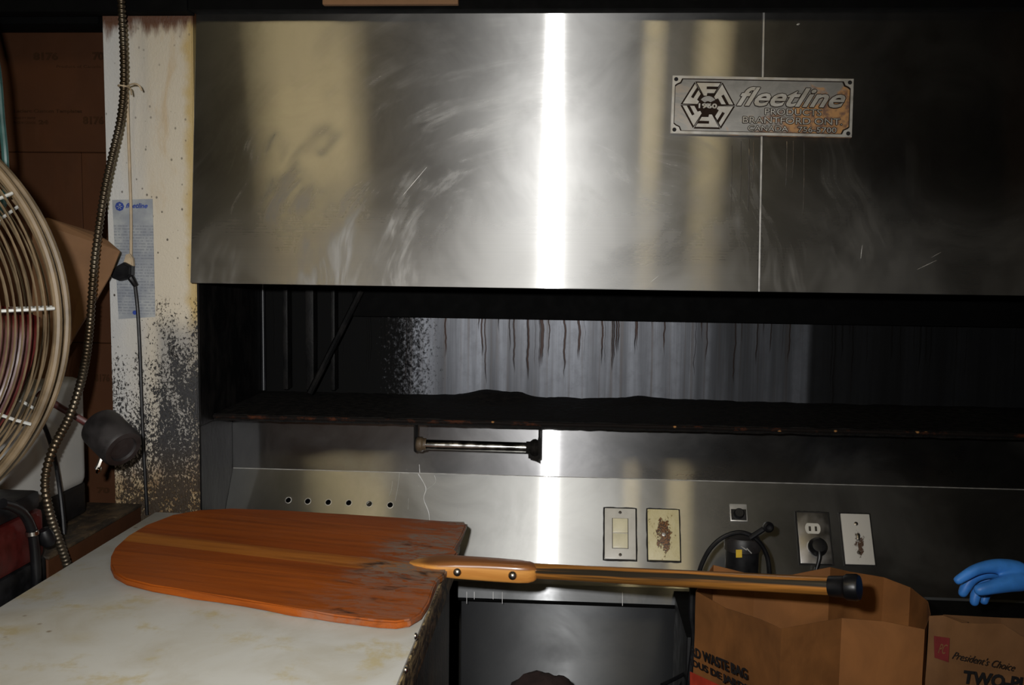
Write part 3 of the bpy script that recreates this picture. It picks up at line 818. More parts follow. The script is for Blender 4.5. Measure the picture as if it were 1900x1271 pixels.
def mat_rustedge():
    n = NT('rusty_black_edge'); p = n.pos
    a = n.noise(n.scale(p, (18, 10, 30)), 1, 5, .7)
    c = n.mix(n.ramp(a, .52, .68), (.005, .0035, .003), (.05, .015, .006))
    v = n.voro(p, 60); s_ = n.math('GREATER_THAN', n.sep(v['Color'])[0], .86)
    c = n.mix(n.mul(n.ramp(v['Distance'], .3, .1), s_), c, (.35, .17, .06))
    n.set(base=c, rough=.8, spec=.12); n.bump(a, .003); return n.m
pts = [Vector((-.777 + 2.53 * i / 160, 2.0385 + mnoise.noise(Vector((i * .3, 0, 0))) * .001, 1.0935 + mnoise.noise(Vector((i * .25, 5, 0))) * .0008)) for i in range(161)]
link('rusty_edge', bm_tube(pts, .0042, 8), mat_rustedge(), shelf)['label'] = 'rust-flecked front edge'

# bar under the shelf
xa, xb = atY(771, 800, 2.06).x, atY(1001, 800, 2.06).x
bar = thing('towel_bar', ((xa + xb) / 2, 2.06, 1.083), 'short chrome tube held between two black brackets under the black shelf', 'towel bar')
za = atY(880, 829, 2.06).z
for x, px in ((xa, 0), (xb, 1)):
    zt = 1.0835; zb = atY(771 if px == 0 else 1001, 840 if px == 0 else 852, 2.06).z
    poly = [(2.045, zt), (2.088, zt), (2.085, za + .022), (2.078, zb + .004), (2.062, zb), (2.047, zb + .006), (2.046, za)]
    link('bracket', bm_prism(poly, .0035, frame((x - .0017, 0, 0), (0, 1, 0), (0, 0, 1)), bev=.0008), M['soot'], bar)
A = Vector((xa, 2.06, atY(771, 824, 2.06).z)); B = Vector((xb, 2.06, atY(1001, 831, 2.06).z)); d = (B - A).normalized()
link('tube', bm_tube([A + d * .02, A.lerp(B, .5), B - d * .012], .0108, 20), M['chrome'], bar)
link('end_cap', bm_lathe([(0, 0), (.014, 0), (.0165, .004), (.0165, .012), (.0135, .016), (.0135, .022), (0, .022)], axis_m(A + d * .002, d), 22), M['tside'], bar)['label'] = 'dusty beige-brown end cap'
link('end_cap', bm_lathe([(0, 0), (.016, 0), (.019, .006), (.018, .012), (.013, .018), (.013, .026), (0, .026)], axis_m(B - d * .002, -d), 22), M['soot'], bar)
link('bracket_gusset', bm_prism([(0, 0), (0, .030), (-.003, .014), (-.010, .006), (-.022, .002), (-.022, -.022), (-.008, -.026), (0, -.03)], .014, frame(B + Vector((-.001, .007, 0)), (1, 0, 0), (0, 0, 1)), bev=.001), M['soot'], bar)

# ------------------------------------------------------------------ white post at the left
PY = 1.972
def onpost(px, py, dy=0): return atY(px, py, PY - dy)
post = tag(link('support_post', bm_prism([(onpost(190, 25).x - .001, 1.967), (-.784, 1.967), (-.784, 0), (onpost(215, 900).x, 0)], .055, frame((0, PY, 0), (1, 0, 0), (0, 0, 1)) @ Matrix.Scale(-1, 4, (0, 0, 1)), bev=.002), M['post']),
           'white painted post splattered with black and brown grease beside the hood', 'post')
q0 = onpost(208, 370); q1 = onpost(284, 592)
sheet = thing('instruction_sheet', (q0.x, PY - .001, q1.z), 'faded grey-blue printed instruction sheet with a blue logo on the white post', 'notice')
nb = bmesh.new()
cs = [onpost(208, 371, .0015), onpost(283, 369, .0015), onpost(288, 588, .0015), onpost(220, 592, .0015)]
nb.faces.new([nb.verts.new(q) for q in cs]); r = bmesh.ops.extrude_face_region(nb, geom=nb.faces[:])
for v in [g for g in r['geom'] if isinstance(g, bmesh.types.BMVert)]: v.co.y += .001
link('paper', nb, M['sheet'], sheet, smooth=False)
c0 = onpost(222, 383, .003)
link('logo', bm_lathe([(0, 0), (.0095, 0), (.0095, .0006), (.0, .0006)], axis_m(c0, (0, -1, 0)), 8), M['blueink'], sheet, smooth=False)
b = None
for k in range(6):
    a = math.radians(60 * k + 30)
    b = bm_box(-.0006, .0006, .0015, .006, 0, .0005, bm=b) if k == 0 else merge(b, xform(bm_box(-.0006, .0006, .0015, .006, 0, .0005), Matrix.Rotation(a, 4, 'Z')))
b.transform(frame(c0 + Vector((0, -.0008, 0)), (1, 0, 0), (0, 0, 1)))
link('logo_mark', b, M['sheet'], sheet, smooth=False)
b = bm_text('fleetline', .012, frame(onpost(233, 386, .0032), (1, 0, 0), (0, 0, 1)), .0004, shear=.4, off=.0003, width=.047, height=.0105)
link('lettering', b, M['blueink'], sheet, smooth=False)
link('lettering', bm_lathe([(0, 0), (.0045, 0), (.0045, .0006), (0, .0006)], axis_m(onpost(250, 580, .003), (0, -1, 0)), 12), M['blueink'], sheet, smooth=False)
# crusted lump on the post
link('post_lump', bm_lathe([(0, .006), (.008, .005), (.013, .001), (.014, -.002)], axis_m(onpost(326, 652), (0, -1, 0)), 14), M['post'], post)

# ------------------------------------------------------------------ white work table
TL, TR, TB, TFR = -.8745, -.218, 1.958, .55
tb = thing('work_table', ((TL + TR) / 2, 1.25, 0), 'stained white topped work table with greasy brown side under the peel', 'table')
link('tabletop', bm_box(TL, TR, TFR, TB, .872, .90, .002), M['table'], tb)
link('body', bm_box(TL + .03, TR - .030, TFR + .03, TB - .002, 0, .872), M['tside'], tb, smooth=False)
link('edge_band', bm_box(TR - .0005, TR + .003, TFR, TB - .10, .868, .896, .001), M['crust'], tb)['label'] = 'yellow-brown crusted edge band'
link('side_rail', bm_box(TR - .03, TR - .012, TFR + .02, TB - .03, .80, .868, .003), M['crust'], tb)
for px, py in ((770, 1180), (752, 1243)):
    p = atP(px, py, (TR + .003, 0, 0), Vector((1, 0, 0)))
    link('bolt', bm_lathe([(.005, 0), (.0045, .002), (.002, .0032), (0, .0035)], axis_m(p, (1, 0, 0)), 14), M['chrome'], tb)

# ------------------------------------------------------------------ pizza peel
ZT = .914
def pz(x, y, z=ZT): return atZ(x, y, z)
axA = pz(235, 998); axB = pz(740, 1050)
pe = thing('pizza_peel', Vector((axA.lerp(axB, .62).x, axA.lerp(axB, .62).y, .90)), 'long-handled wooden pizza peel with a chestnut blade lying on the white table', 'pizza peel',
           rot=frame((0, 0, 0), (axB - axA), Vector((0, 0, 1)).cross(axB - axA)).to_3x3())
outl = [(430, 943), (520, 946), (640, 954), (760, 962), (862, 969), (866, 972), (858, 992), (846, 1012), (842, 1018), (850, 1024), (835, 1045), (826, 1064), (812, 1074), (804, 1092),
        (796, 1115), (782, 1137), (762, 1149), (735, 1153), (700, 1151), (620, 1141), (540, 1128), (450, 1112), (360, 1098), (280, 1085), (232, 1073), (212, 1062),
        (205, 1047), (206, 1030), (214, 1014), (236, 994), (270, 974), (320, 955), (370, 946)]
pts = [pz(*q) for q in outl]
b = bmesh.new()
vs = [b.verts.new(p) for p in pts]; f = b.faces.new(vs)
r = bmesh.ops.extrude_face_region(b, geom=[f])
for v in [g for g in r['geom'] if isinstance(g, bmesh.types.BMVert)]: v.co.z -= .0125
es = [e for e in b.edges if abs(e.verts[0].co.z - e.verts[1].co.z) < 1e-6]
bmesh.ops.bevel(b, geom=es, offset=.0028, segments=2, affect='EDGES')
link('blade', b, M['peel'], pe)
# grip block, sits over the neck
g0 = pz(818, 1049, .912); g1 = atY(996, 1061, 1.625)
gd = (g1 - g0); gl = gd.length
gmx = frame(g0, gd, Vector((0, 0, 1)).cross(gd))
gb = bmesh.new(); rings = []
for (x, w0_, w1_, zt_, zb_) in ((-.055, .004, .006, .003, -.004), (-.045, .014, .018, .0045, -.006), (-.02, .026, .032, .009, -.010), (.0, .028, .033, .0125, -.014), (.03, .0245, .027, .0145, -.017), (.07, .0225, .024, .0155, -.018),
                                (gl * .6, .0215, .022, .0158, -.0185), (gl * .82, .0205, .0205, .0155, -.0185), (gl * .92, .0185, .0185, .0145, -.0175), (gl * .975, .0145, .0145, .012, -.015), (gl, .0095, .0095, .0095, -.0125)):
    row = []
    for k in range(28):
        a_ = 2 * math.pi * k / 28; c_, s_ = math.cos(a_), math.sin(a_)
        u = math.copysign(abs(c_) ** .45, c_); v = math.copysign(abs(s_) ** .45, s_)
        row.append(gb.verts.new((x, u * (w1_ if u > 0 else w0_), (zt_ + zb_) / 2 + v * (zt_ - zb_) / 2)))
    rings.append(row)
for A_, B_ in zip(rings, rings[1:]):
    for k in range(28): gb.faces.new((A_[k], A_[(k + 1) % 28], B_[(k + 1) % 28], B_[k]))
gb.faces.new(rings[0]); gb.faces.new(rings[-1])
gb.transform(gmx)
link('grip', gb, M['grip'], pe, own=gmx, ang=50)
for px, py in ((853, 1059), (954, 1068)):
    t0 = min(max((px - 818) / (996 - 818.), 0), 1) * gl
    p = gmx @ Vector((t0, -.0232 + t0 * .014, -.002))
    link('bolt', bm_lathe([(.0075, -.003), (.0075, .001), (.006, .004), (.003, .0058), (0, .0063)], axis_m(p, -(gmx.to_3x3() @ Vector((0, 1, -.25)))), 18), M['brass'], pe)
pA = atY(985, 1059, 1.635); pB = atY(1548, 1088, 1.375)
pd = (pB - pA).normalized()
link('pole', bm_tube([pA, pA.lerp(pB, .33), pA.lerp(pB, .66), pB], .0133, 20), M['pole'], pe, own=frame(pA, pd, Vector((0, 0, 1)).cross(pd)))
link('pole_cap', bm_lathe([(.0, -.002), (.0145, -.002), (.0150, .004), (.0155, .018), (.0168, .021), (.0185, .023), (.0190, .036), (.0170, .040), (0, .041)], axis_m(pB - pd * .005, pd), 26), M['black'], pe)['label'] = 'black rubber end cap'

# ------------------------------------------------------------------ black cabinet behind the bags, canister and cable
bc = thing('metal_cabinet', (.75, 1.9, 0), 'black metal cabinet standing behind the paper bags', 'cabinet')
link('cabinet_body', bm_box(.226, 1.75, 1.80, 2.030, 0, .735, .004), M['blackmetal'], bc)
link('cabinet_top', bm_box(.224, 1.75, 1.795, 2.032, .735, .742, .001), M['undersoot'], bc)
ct = atY(1378, 993, 1.955)
cn = thing('canister', (ct.x, ct.y, .742), 'dark grey canister with a yellow mark behind the paper bag rim', 'canister')
r_ = .0345
link('canister_body', bm_lathe([(0, 0), (r_ * .92, 0), (r_ * .95, .01), (r_ * .97, ct.z - .742 - .03), (0, ct.z - .742 - .03)], Matrix.Translation((ct.x, ct.y, .742)), 32), M['blackmetal'], cn)
link('lid', bm_lathe([(r_ * .97, -.031), (r_ * 1.05, -.029), (r_ * 1.06, -.010), (r_ * .95, -.002), (r_ * .7, 0), (0, .001)], Matrix.Translation(ct), 32), M['greyblock'], cn)
b = bm_box(-.006, .006, -.008, .008, 0, .001); b.transform(frame(atY(1371, 1027, ct.y - r_ - .0015), (1, 0, .05), (0, 0, 1)))
link('yellow_label', b, M['yellow'], cn)
for q in ((1380, 1017, 12), (1390, 1022, 25)):
    b = bm_box(-.007, .007, -.001, .001, 0, .0008); b.transform(frame(atY(q[0], q[1], ct.y - r_ - .0022), (math.cos(math.radians(-q[2] - 20)), 0, math.sin(math.radians(-q[2] - 20))), (0, 0, 1)))
    link('scratch', b, M['npraise'], cn)
cb = thing('looped_cable', atY(1362, 1060, 1.88), 'looped black cable with a knobbed end arching over the grey canister', 'cable')
Yc = 1.885
loop = [(1292, 1110), (1296, 1070), (1303, 1045), (1318, 1018), (1340, 998), (1368, 988), (1392, 993), (1412, 1010), (1424, 1035), (1428, 1068), (1430, 1110), (1428, 1150)]
link('cable', bm_tube(smooth_pts([atY(q[0], q[1], Yc) for q in loop], 6), .0046, 10), M['black'], cb)
a0 = atY(1392, 998, Yc - .004); a1 = atY(1424, 977, Yc - .01)
link('stem', bm_tube([a0, a0.lerp(a1, .5), a1], .0055, 10), M['black'], cb)
link('knob', bm_lathe([(0, -.004), (.008, -.003), (.0105, .003), (.0105, .008), (.007, .011), (.004, .008), (0, .0075)], axis_m(a1, (0.1, -1, .1)), 20), M['black'], cb)

# black cord hanging at the bag's left
tag(link('black_hose', bm_tube(smooth_pts([atY(1286, 1086, 1.79), atY(1284, 1140, 1.785), atY(1288, 1190, 1.78), atY(1278, 1290, 1.77), atY(1278, 1400, 1.77)], 6), .0065, 8), M['black']),
    'black hose hanging beside the left edge of the red-printed paper bag', 'hose')

# ------------------------------------------------------------------ paper yard bags
def paper_bag(name, rim, label, mat, Z1=.0, jit=.0015):
    n = len(rim)
    ctr = sum((p for p in rim), Vector()) / n
    t = thing(name, (ctr.x, ctr.y, 0), label, 'paper bag', 'paper yard waste bags')
    b = bmesh.new(); rings = []; levels = [0, .015, .04, .08, .13, .19, .26, .35, .45, .6, .8, 1.0]
    sub = 4
    # resample the rim, keeping its corners
    R_ = []
    for i in range(n):
        a, c = rim[i], rim[(i + 1) % n]
        for k in range(sub): R_.append(a.lerp(c, k / sub))
    for L in levels:
        row = []
        for i, p in enumerate(R_):
            z = p.z * (1 - L) + .004 * L
            q = Vector((p.x, p.y, z))
            o = Vector((p.x - ctr.x, p.y - ctr.y, 0)).normalized()
            k = mnoise.noise(Vector((p.x * 18, p.y * 18, z * 12))) * .004 * min(1, L * 8) * (jit / .0015)
            row.append(b.verts.new(q + o * k))
        rings.append(row)
    m_ = len(R_)
    for A, B in zip(rings, rings[1:]):
        for k in range(m_): b.faces.new((A[k], A[(k + 1) % m_], B[(k + 1) % m_], B[k]))
    b.faces.new(rings[-1])
    o = link('paper_shell', b, mat, t, ang=22)
    md = o.modifiers.new('s', 'SOLIDIFY'); md.thickness = .0012; md.offset = -1
    applied(o, None)
    for pgn in o.data.polygons: pgn.use_smooth = True
    try: o.data.set_sharp_from_angle(angle=math.radians(24))
    except Exception: pass
    return t
rim1 = [atY(*q) for q in ((1291, 1097, 1.62), (1345, 1128, 1.55), (1410, 1149, 1.44), (1450, 1167, 1.36), (1505, 1157, 1.40), (1562, 1147, 1.435), (1640, 1153, 1.43), (1716, 1168, 1.42),
                          (1727, 1140, 1.535), (1722, 1116, 1.62), (1690, 1090, 1.70), (1640, 1071, 1.735), (1575, 1060, 1.71), (1540, 1052, 1.675), (1470, 1066, 1.68), (1400, 1067, 1.70), (1323, 1048, 1.69))]
bag1 = paper_bag('paper_bag', rim1, 'open brown paper yard waste bag with black print, under the peel handle end', M['kraft'])
Wp = ray(0, 0)
def vplane(a, b_):
    d = (b_ - a); d.z = 0; d.normalize(); return d, Vector((d.y, -d.x, 0))
dA, nA = vplane(rim1[0].copy(), rim1[3].copy())
def face_text(parent, s, pxL, pxR, ytop, ybot, a, d, n, mat, shear=0, off=0, lift=.005, name='printing'):
    """baseline from pixel pxL to pxR on the vertical plane through a; both y's are (left,right) pairs"""
    L0 = atP(pxL, ybot[0], a + n * lift, n); R0 = atP(pxR, ybot[1], a + n * lift, n); T0 = atP(pxL, ytop[0], a + n * lift, n)
    b = bm_text(s, .03, frame(L0, R0 - L0, T0 - L0), .0005, shear=shear, off=off, width=(R0 - L0).length, height=abs((T0 - L0).length))
    return link(name, b, mat, parent, smooth=False)
face_text(bag1, 'RD WASTE BAG', 1283, 1387, (1199, 1252), (1217, 1262), rim1[0], dA, nA, M['ink'], off=.0009)
face_text(bag1, 'IDUS DE JARDIN', 1282, 1400, (1222, 1275), (1238, 1295), rim1[0], dA, nA, M['ink'], off=.0009)
L0 = [atP(x, y, rim1[0] + nA * .004, nA) for x, y in ((1280, 1246), (1345, 1276), (1440, 1330), (1440, 1500), (1280, 1500))]
b = bmesh.new(); b.faces.new([b.verts.new(p) for p in L0]); r = bmesh.ops.extrude_face_region(b, geom=b.faces[:])
for v in [g for g in r['geom'] if isinstance(g, bmesh.types.BMVert)]: v.co -= nA * .0006
link('red_band', b, M['orange_ink'], bag1, smooth=False)['label'] = 'orange-red printed band'
# a raised flap folded along the gusset
rim2 = [atY(*q) for q in ((1724, 1143, 1.472), (1750, 1142, 1.47), (1785, 1156, 1.475), (1820, 1157, 1.478), (1860, 1157, 1.48), (1905, 1186, 1.475), (1990, 1190, 1.47))]
rim2 += [Vector((.86, 1.55, .87)), Vector((.87, 1.70, .83)), Vector((.78, 1.755, .81)), Vector((.68, 1.76, .81)), Vector((.70, 1.70, .82)), Vector((.635, 1.58, .85))]
bag2 = paper_bag('paper_bag', rim2, 'paper bag at the right corner with a dark red square and script print', M['kraft2'])
d2, n2 = vplane(rim2[0].copy(), rim2[5].copy())
if n2.y > 0: n2 = -n2
sq = [atP(x, y, rim2[0] + n2 * .006, n2) for x, y in ((1733, 1180), (1762, 1184), (1760, 1229), (1734, 1220))]
b = bmesh.new(); b.faces.new([b.verts.new(p) for p in sq]); r = bmesh.ops.extrude_face_region(b, geom=b.faces[:])
for v in [g for g in r['geom'] if isinstance(g, bmesh.types.BMVert)]: v.co -= n2 * .0005
link('red_square', b, M['red_ink'], bag2, smooth=False)['label'] = 'dark red printed square'
face_text(bag2, 'PC', 1740, 1756, (1194, 1196), (1212, 1214), rim2[0], d2, n2, M['kraft2'], .4, lift=.0072)
face_text(bag2, "President's Choice", 1766, 1882, (1208, 1235), (1222, 1246), rim2[0], d2, n2, M['ink'], .45, -.0001, lift=.0075)
face_text(bag2, 'TWO-PLY', 1785, 1925, (1243, 1262), (1268, 1285), rim2[0], d2, n2, M['ink'], off=.0012, lift=.0075)

# crumpled dark bundle on a low black crate in front of the lower panel
cr = thing('storage_crate', (.06, 1.9, 0), 'black crate on the floor between the table and the bags', 'crate')
link('crate_body', bm_box(-.18, .22, 1.72, 2.06, 0, .50, .01), M['blackmetal'], cr)
def lump(cx, cy, cz, rx, ry, rz, seed):
    b = bmesh.new(); bmesh.ops.create_icosphere(b, subdivisions=4, radius=1)
    for v in b.verts:
        q = v.co.copy(); k = 1 + .16 * mnoise.noise(q * 2.2 + Vector((seed, 0, 0))) + .07 * mnoise.noise(q * 6 + Vector((0, seed, 0)))
        v.co = Vector((cx + q.x * rx * k, cy + q.y * ry * k, max(cz + q.z * rz * k, .501)))
    return b
c0 = atY(1005, 1268, 1.86)
tag(link('cloth_bundle', lump(c0.x, 1.86, c0.z - .05, .078, .07, .066, 3.0), simple('dark_brown_cloth', (.022, .010, .008), .85, bump=.003)), 'dark brown crumpled bundle at the bottom edge below the steel panel', 'cloth')
tag(link('loose_cord', bm_tube(smooth_pts([atY(1228, 1271, 1.80), atY(1255, 1258, 1.83), atY(1275, 1250, 1.86), Vector((.215, 1.88, .58))], 5), .004, 8), M['black']), 'thin black cord low beside the red-printed bag', 'cord')

# ------------------------------------------------------------------ left: stacked boxes
def carton(x0, x1, y0, y1, z0, z1, label, prints=(), twist=0):
    t = thing('cardboard_box', ((x0 + x1) / 2, (y0 + y1) / 2, z0), label, 'cardboard box', 'cardboard boxes stacked behind the fan')
    link('carton', bm_box(x0, x1, y0, y1, z0, z1, .0015, 1), M['card'], t)
    for s, X, Z, w, h, off in prints:
        b = bm_text(s, .02, frame((X, y0 - .0006, Z), (1, 0, 0), (0, 0, 1)), .0005, off=off, width=w, height=h)
        link('printing', b, M['boxink'], t, smooth=False)
    return t
BY = 2.10
def bz(px, py): return atY(px, py, BY)
zt = bz(100, 283).z; zm = bz(170, 637).z; zl = bz(100, 402).z
zs = bz(150, 283).x
pA_ = bz(62, 112); pB_ = bz(108, 97)
carton(-1.55, -.80, BY, 2.5, zt + .001, 1.965, 'wide top cardboard box under the black beam', [
    ('8176', pA_.x, pA_.z, pB_.x - pA_.x, pB_.z - pA_.z, .001), ('70', bz(172, 112).x, bz(172, 112).z, .026, .018, .001),
    ('Product of Canada', bz(105, 126).x, bz(105, 126).z, .10, .006, 0),
    ('Leclerc Custom Templates', bz(26, 211).x, bz(26, 211).z, .155, .010, .0006), ('QUALITY PAPER', bz(26, 222).x, bz(26, 222).z, .05, .006, 0),
    ('MADE IN CANADA', bz(26, 230).x, bz(26, 230).z, .05, .006, 0), ('24', bz(72, 231).x, bz(72, 231).z, .022, .010, .0012), ('8176', bz(154, 231).x, bz(154, 231).z, .048, .018, .001)])
carton(-1.55, zs - .0004, BY, 2.5, zm + .001, zt, 'left middle cardboard box behind the fan, below the widest box', [])
carton(zs + .0004, -.80, BY, 2.5, zm + .001, zt, 'narrow middle cardboard box behind the tan paper and hose', [])
carton(-1.55, -.80, BY, 2.5, .80, zm, 'cardboard box behind the grey cylinder, below the middle boxes', [('8176', bz(176, 708).x, bz(176, 708).z, .035, .018, .001), ('70', bz(180, 915).x, bz(180, 915).z, .03, .014, .001)])
carton(-1.55, -.80, BY, 2.5, 0, .797, 'lowest cardboard box of the stack behind the table', [])
# flap line on the left middle box
# low boxes beside the table
ZC = atX(219, 960, -.907).z
t = thing('cardboard_box', (-1.1, 1.8, 0), 'dark topped cardboard box between the white appliance and the table', 'cardboard box')
link('carton', bm_box(-1.38, -.909, 1.60, 1.965, 0, ZC - .006, .003), M['card'], t)
link('flap', bm_box(-1.38, -.907, 1.60, 1.965, ZC - .0055, ZC, .001), M['tside'], t)
zb0 = atX(60, 950, -.98).z
ap = thing('white_appliance', (-1.15, 1.74, ZC), 'white rounded appliance housing with a black base behind the fan', 'appliance')
def rbox(x0, x1, y0, y1, z0, z1, r):
    return bm_box(x0, x1, y0, y1, z0, z1, r, 5)
YE = atX(166, 880, -.98).y
link('housing', rbox(-1.34, -.98, 1.585, YE, zb0, atX(120, 704, -.99).z, .030), M['white_pl'], ap)
link('base', rbox(-1.335, -.984, 1.60, YE - .006, ZC + .0005, zb0 + .012, .010), M['black'], ap)

# tan card leaning there
cp = [(88, 404), (172, 430), (200, 447), (222, 466), (205, 510), (166, 580), (132, 632), (118, 660), (95, 745), (60, 740), (60, 410)]
b = bmesh.new()
vs = []
for q in cp: vs.append(b.verts.new(atY(q[0], q[1], 1.90 - .0009 * max(0, 160 - q[0]))))
b.faces.new(vs); bmesh.ops.triangulate(b, faces=b.faces[:])
r = bmesh.ops.extrude_face_region(b, geom=b.faces[:])
for v in [g for g in r['geom'] if isinstance(g, bmesh.types.BMVert)]: v.co.y += .003
cardo = tag(link('tan_cardboard', b, M['tan'], smooth=False), 'pointed tan cardboard sheet behind the hose, overlapping the white post', 'cardboard')
fl = [(222, 467), (150, 500), (126, 518), (132, 632), (166, 580), (205, 510)]
b = bmesh.new(); b.faces.new([b.verts.new(atY(q[0], q[1], 1.885 - .0009 * max(0, 160 - q[0]))) for q in fl])
r = bmesh.ops.extrude_face_region(b, geom=b.faces[:])
for v in [g for g in r['geom'] if isinstance(g, bmesh.types.BMVert)]: v.co.y += .003
link('folded_flap', b, M['tan'], cardo, smooth=False)

# flexible metal conduit
XG = -.8895
cpts = [(224, -60, 1.90), (225, 0, 1.90), (228, 60, 1.90), (230, 120, 1.90), (229, 175, 1.895), (222, 230, 1.89), (208, 290, 1.88), (195, 350, 1.87), (184, 420, 1.85), (176, 480, 1.83), (171, 540, 1.81),
        (167, 600, 1.79), (160, 660, 1.745)]
pts = smooth_pts([atY(*q) for q in cpts] + [atX(q[0], q[1], XG) for q in ((147, 720), (128, 775), (102, 825), (88, 865), (84, 905), (92, 950), (106, 995), (122, 1040), (130, 1075), (136, 1130))], 42)
rp = []
L = 0; lens = [0]
for a, c in zip(pts, pts[1:]): L += (c - a).length; lens.append(L)
# resample evenly so that the ribs are regular
N_ = 900; out = []; j = 0
for i in range(N_):
    s_ = L * i / (N_ - 1)
    while j < len(lens) - 2 and lens[j + 1] < s_: j += 1
    f_ = (s_ - lens[j]) / max(lens[j + 1] - lens[j], 1e-9); out.append(pts[j].lerp(pts[j + 1], min(max(f_, 0), 1)))
n_r = [0]
def rr_(t):
    return .0072 + .0011 * math.sin(t * (N_ - 1) * 2 * math.pi / 6.0)
def mat_conduit():
    n = NT('tarnished_flexible_steel'); f = n.noise(n.obj, 9, 3)
    n.set(base=n.mix(n.ramp(f, .4, .65), (.09, .065, .040), (.16, .135, .10)), rough=.38, metal=.9); return n.m
tag(link('flexible_conduit', bm_tube(out, rr_, 12), mat_conduit(), ang=80), 'ribbed metal flexible conduit hanging down in front of the white post', 'conduit')
# string tie around the conduit
tie = thing('string_tie', atY(232, 160, 1.89), 'short knotted string tie around the conduit with a loose frayed end', 'string')
q = atY(229, 160, 1.895)
link('loop', bm_tube([q + Vector((math.cos(a) * .0098, math.sin(a) * .0098, math.sin(a * 2) * .001)) for a in [2 * math.pi * k / 16 for k in range(16)]], .0016, 6, closed=True), M['cord'], tie)
link('loose_end', bm_tube(smooth_pts([atY(236, 160, 1.885), atY(245, 156, 1.875), atY(253, 156, 1.87), atY(259, 160, 1.87), atY(263, 168, 1.87)], 5), .0018, 6), M['cord'], tie)
link('loose_end', bm_tube(smooth_pts([atY(236, 161, 1.885), atY(242, 165, 1.875), atY(244, 176, 1.87)], 5), .0016, 6), M['cord'], tie)

# beige cord, plug and black lead in front of the post
ec = thing('extension_cord', atY(243, 480, 1.945), 'beige cord joined by a black plug to a black lead down the white post', 'cord')
link('beige_cord', bm_tube(smooth_pts([atY(232, 118, 1.925), atY(236, 170, 1.945), atY(238, 240, 1.955), atY(241, 330, 1.957), atY(243, 400, 1.957), atY(243, 474, 1.952)], 6), .0030, 8), M['cord'], ec)
link('beige_plug', bm_prism([(-.006, .012), (.002, .014), (.008, .004), (.009, -.012), (-.011, -.004)], .012, frame(atY(243, 483, 1.955), (1, 0, 0), (0, 0, 1)), bev=.002), M['cord'], ec)
b = bm_prism([(-.004, .014), (.012, .006), (.011, -.012), (.004, -.020), (-.014, -.024), (-.030, -.018), (-.033, -.008), (-.022, .004)], .022, frame(atY(241, 499, 1.955), (1, 0, 0), (0, 0, 1)), bev=.004)
link('black_plug', b, M['black'], ec)
link('plug_sleeve', bm_tube(smooth_pts([atY(238, 508, 1.947), atY(246, 520, 1.95), atY(252, 530, 1.955)], 4), lambda t: .0085 - .003 * t, 10), M['black'], ec)
link('black_lead', bm_tube(smooth_pts([atY(250, 526, 1.955), atY(255, 570, 1.96), atY(259, 640, 1.962), atY(262, 720, 1.962), atY(265, 800, 1.962), atY(269, 880, 1.962), atY(273, 955, 1.963)], 6), .0038, 8), M['black'], ec)

# ------------------------------------------------------------------ fan
fc = atY(-342, 590, 1.25); FRd = .316
fan = thing('pedestal_fan', (-1.07, 1.2, 0), 'large pedestal fan with a cream wire cage cut off by the left edge', 'fan')
fax = Vector((.22, -1, .02)).normalized()      # blows towards the camera side
fx = Vector((0, 0, 1)).cross(fax).normalized(); fy = fax.cross(fx)
def fpt(r, a, d): return fc + (fx * math.cos(a) + fy * math.sin(a)) * r + fax * d
def dome(r, s): return s * (.03 + .055 * math.sqrt(max(0, 1 - (r / (FRd + .002)) ** 2)))
b = None
r0 = .06
while r0 < FRd - .004:
    for s in (1, -1):
        b = bm_tube([fpt(r0, 2 * math.pi * k / 96, dome(r0, s)) for k in range(96)], .0015, 5, closed=True, bm=b)
    r0 += .0125 if r0 < .22 else .0085
link('cage_rings', b, M['cream'], fan)
b = None
for k in range(12):
    a = 2 * math.pi * k / 12 + .05
    for s in (1, -1):
        b = bm_tube([fpt(.05 + (FRd - .05) * q / 14, a, dome(.05 + (FRd - .05) * q / 14, s) - s * .003) for q in range(15)], .0024, 6, bm=b)
link('cage_spokes', b, M['white_pl'], fan)
for s in (1, -1):
    link('cage_rim', bm_tube([fpt(FRd, 2 * math.pi * k / 128, s * .020) for k in range(128)], .0062, 10, closed=True), M['cream'], fan)
link('rim_band', bm_tube([fpt(FRd - .006, 2 * math.pi * k / 128, 0) for k in range(128)], .006, 8, closed=True), M['cream'], fan)
link('badge', bm_lathe([(0, .09), (.045, .088), (.055, .078), (.055, .07)], axis_m(fc, fax), 28), M['red'], fan)
link('hub', bm_lathe([(0, .05), (.035, .045), (.045, .02), (.045, -.02), (.03, -.03)], axis_m(fc, fax), 24), M['red'], fan)
for k in range(4):
    b = bmesh.new(); a0 = 2 * math.pi * k / 4 - .30; rows = []
    for i in range(9):
        r = .04 + (.28 - .04) * i / 8; w = .25 + .25 * math.sin(i / 8 * 2.6)
        rows.append([b.verts.new(fpt(r, a0 + w * (j / 5 - .5) * 2 * .8, .022 * (1 - 2 * j / 5))) for j in range(6)])
    for A_, B_ in zip(rows, rows[1:]):
        for j in range(5): b.faces.new((A_[j], A_[j + 1], B_[j + 1], B_[j]))
    o = link('blade', b, M['red'] if k else M['red'], fan); md = o.modifiers.new('s', 'SOLIDIFY'); md.thickness = .0015; applied(o, None)
link('motor', bm_lathe([(0, -.20), (.05, -.19), (.062, -.17), (.062, -.10), (.045, -.088), (0, -.088)], axis_m(fc, fax), 28), M['blackmetal'], fan)
mt = fc - fax * .15
link('stand_pole', bm_tube(smooth_pts([Vector((-1.07, 1.2, .02)), Vector((-1.07, 1.2, .8)), Vector((-1.075, 1.22, 1.0)), Vector((mt.x, mt.y - .0, 1.22)), mt + Vector((0, 0, -.04))], 6), .015, 12), M['blackmetal'], fan)
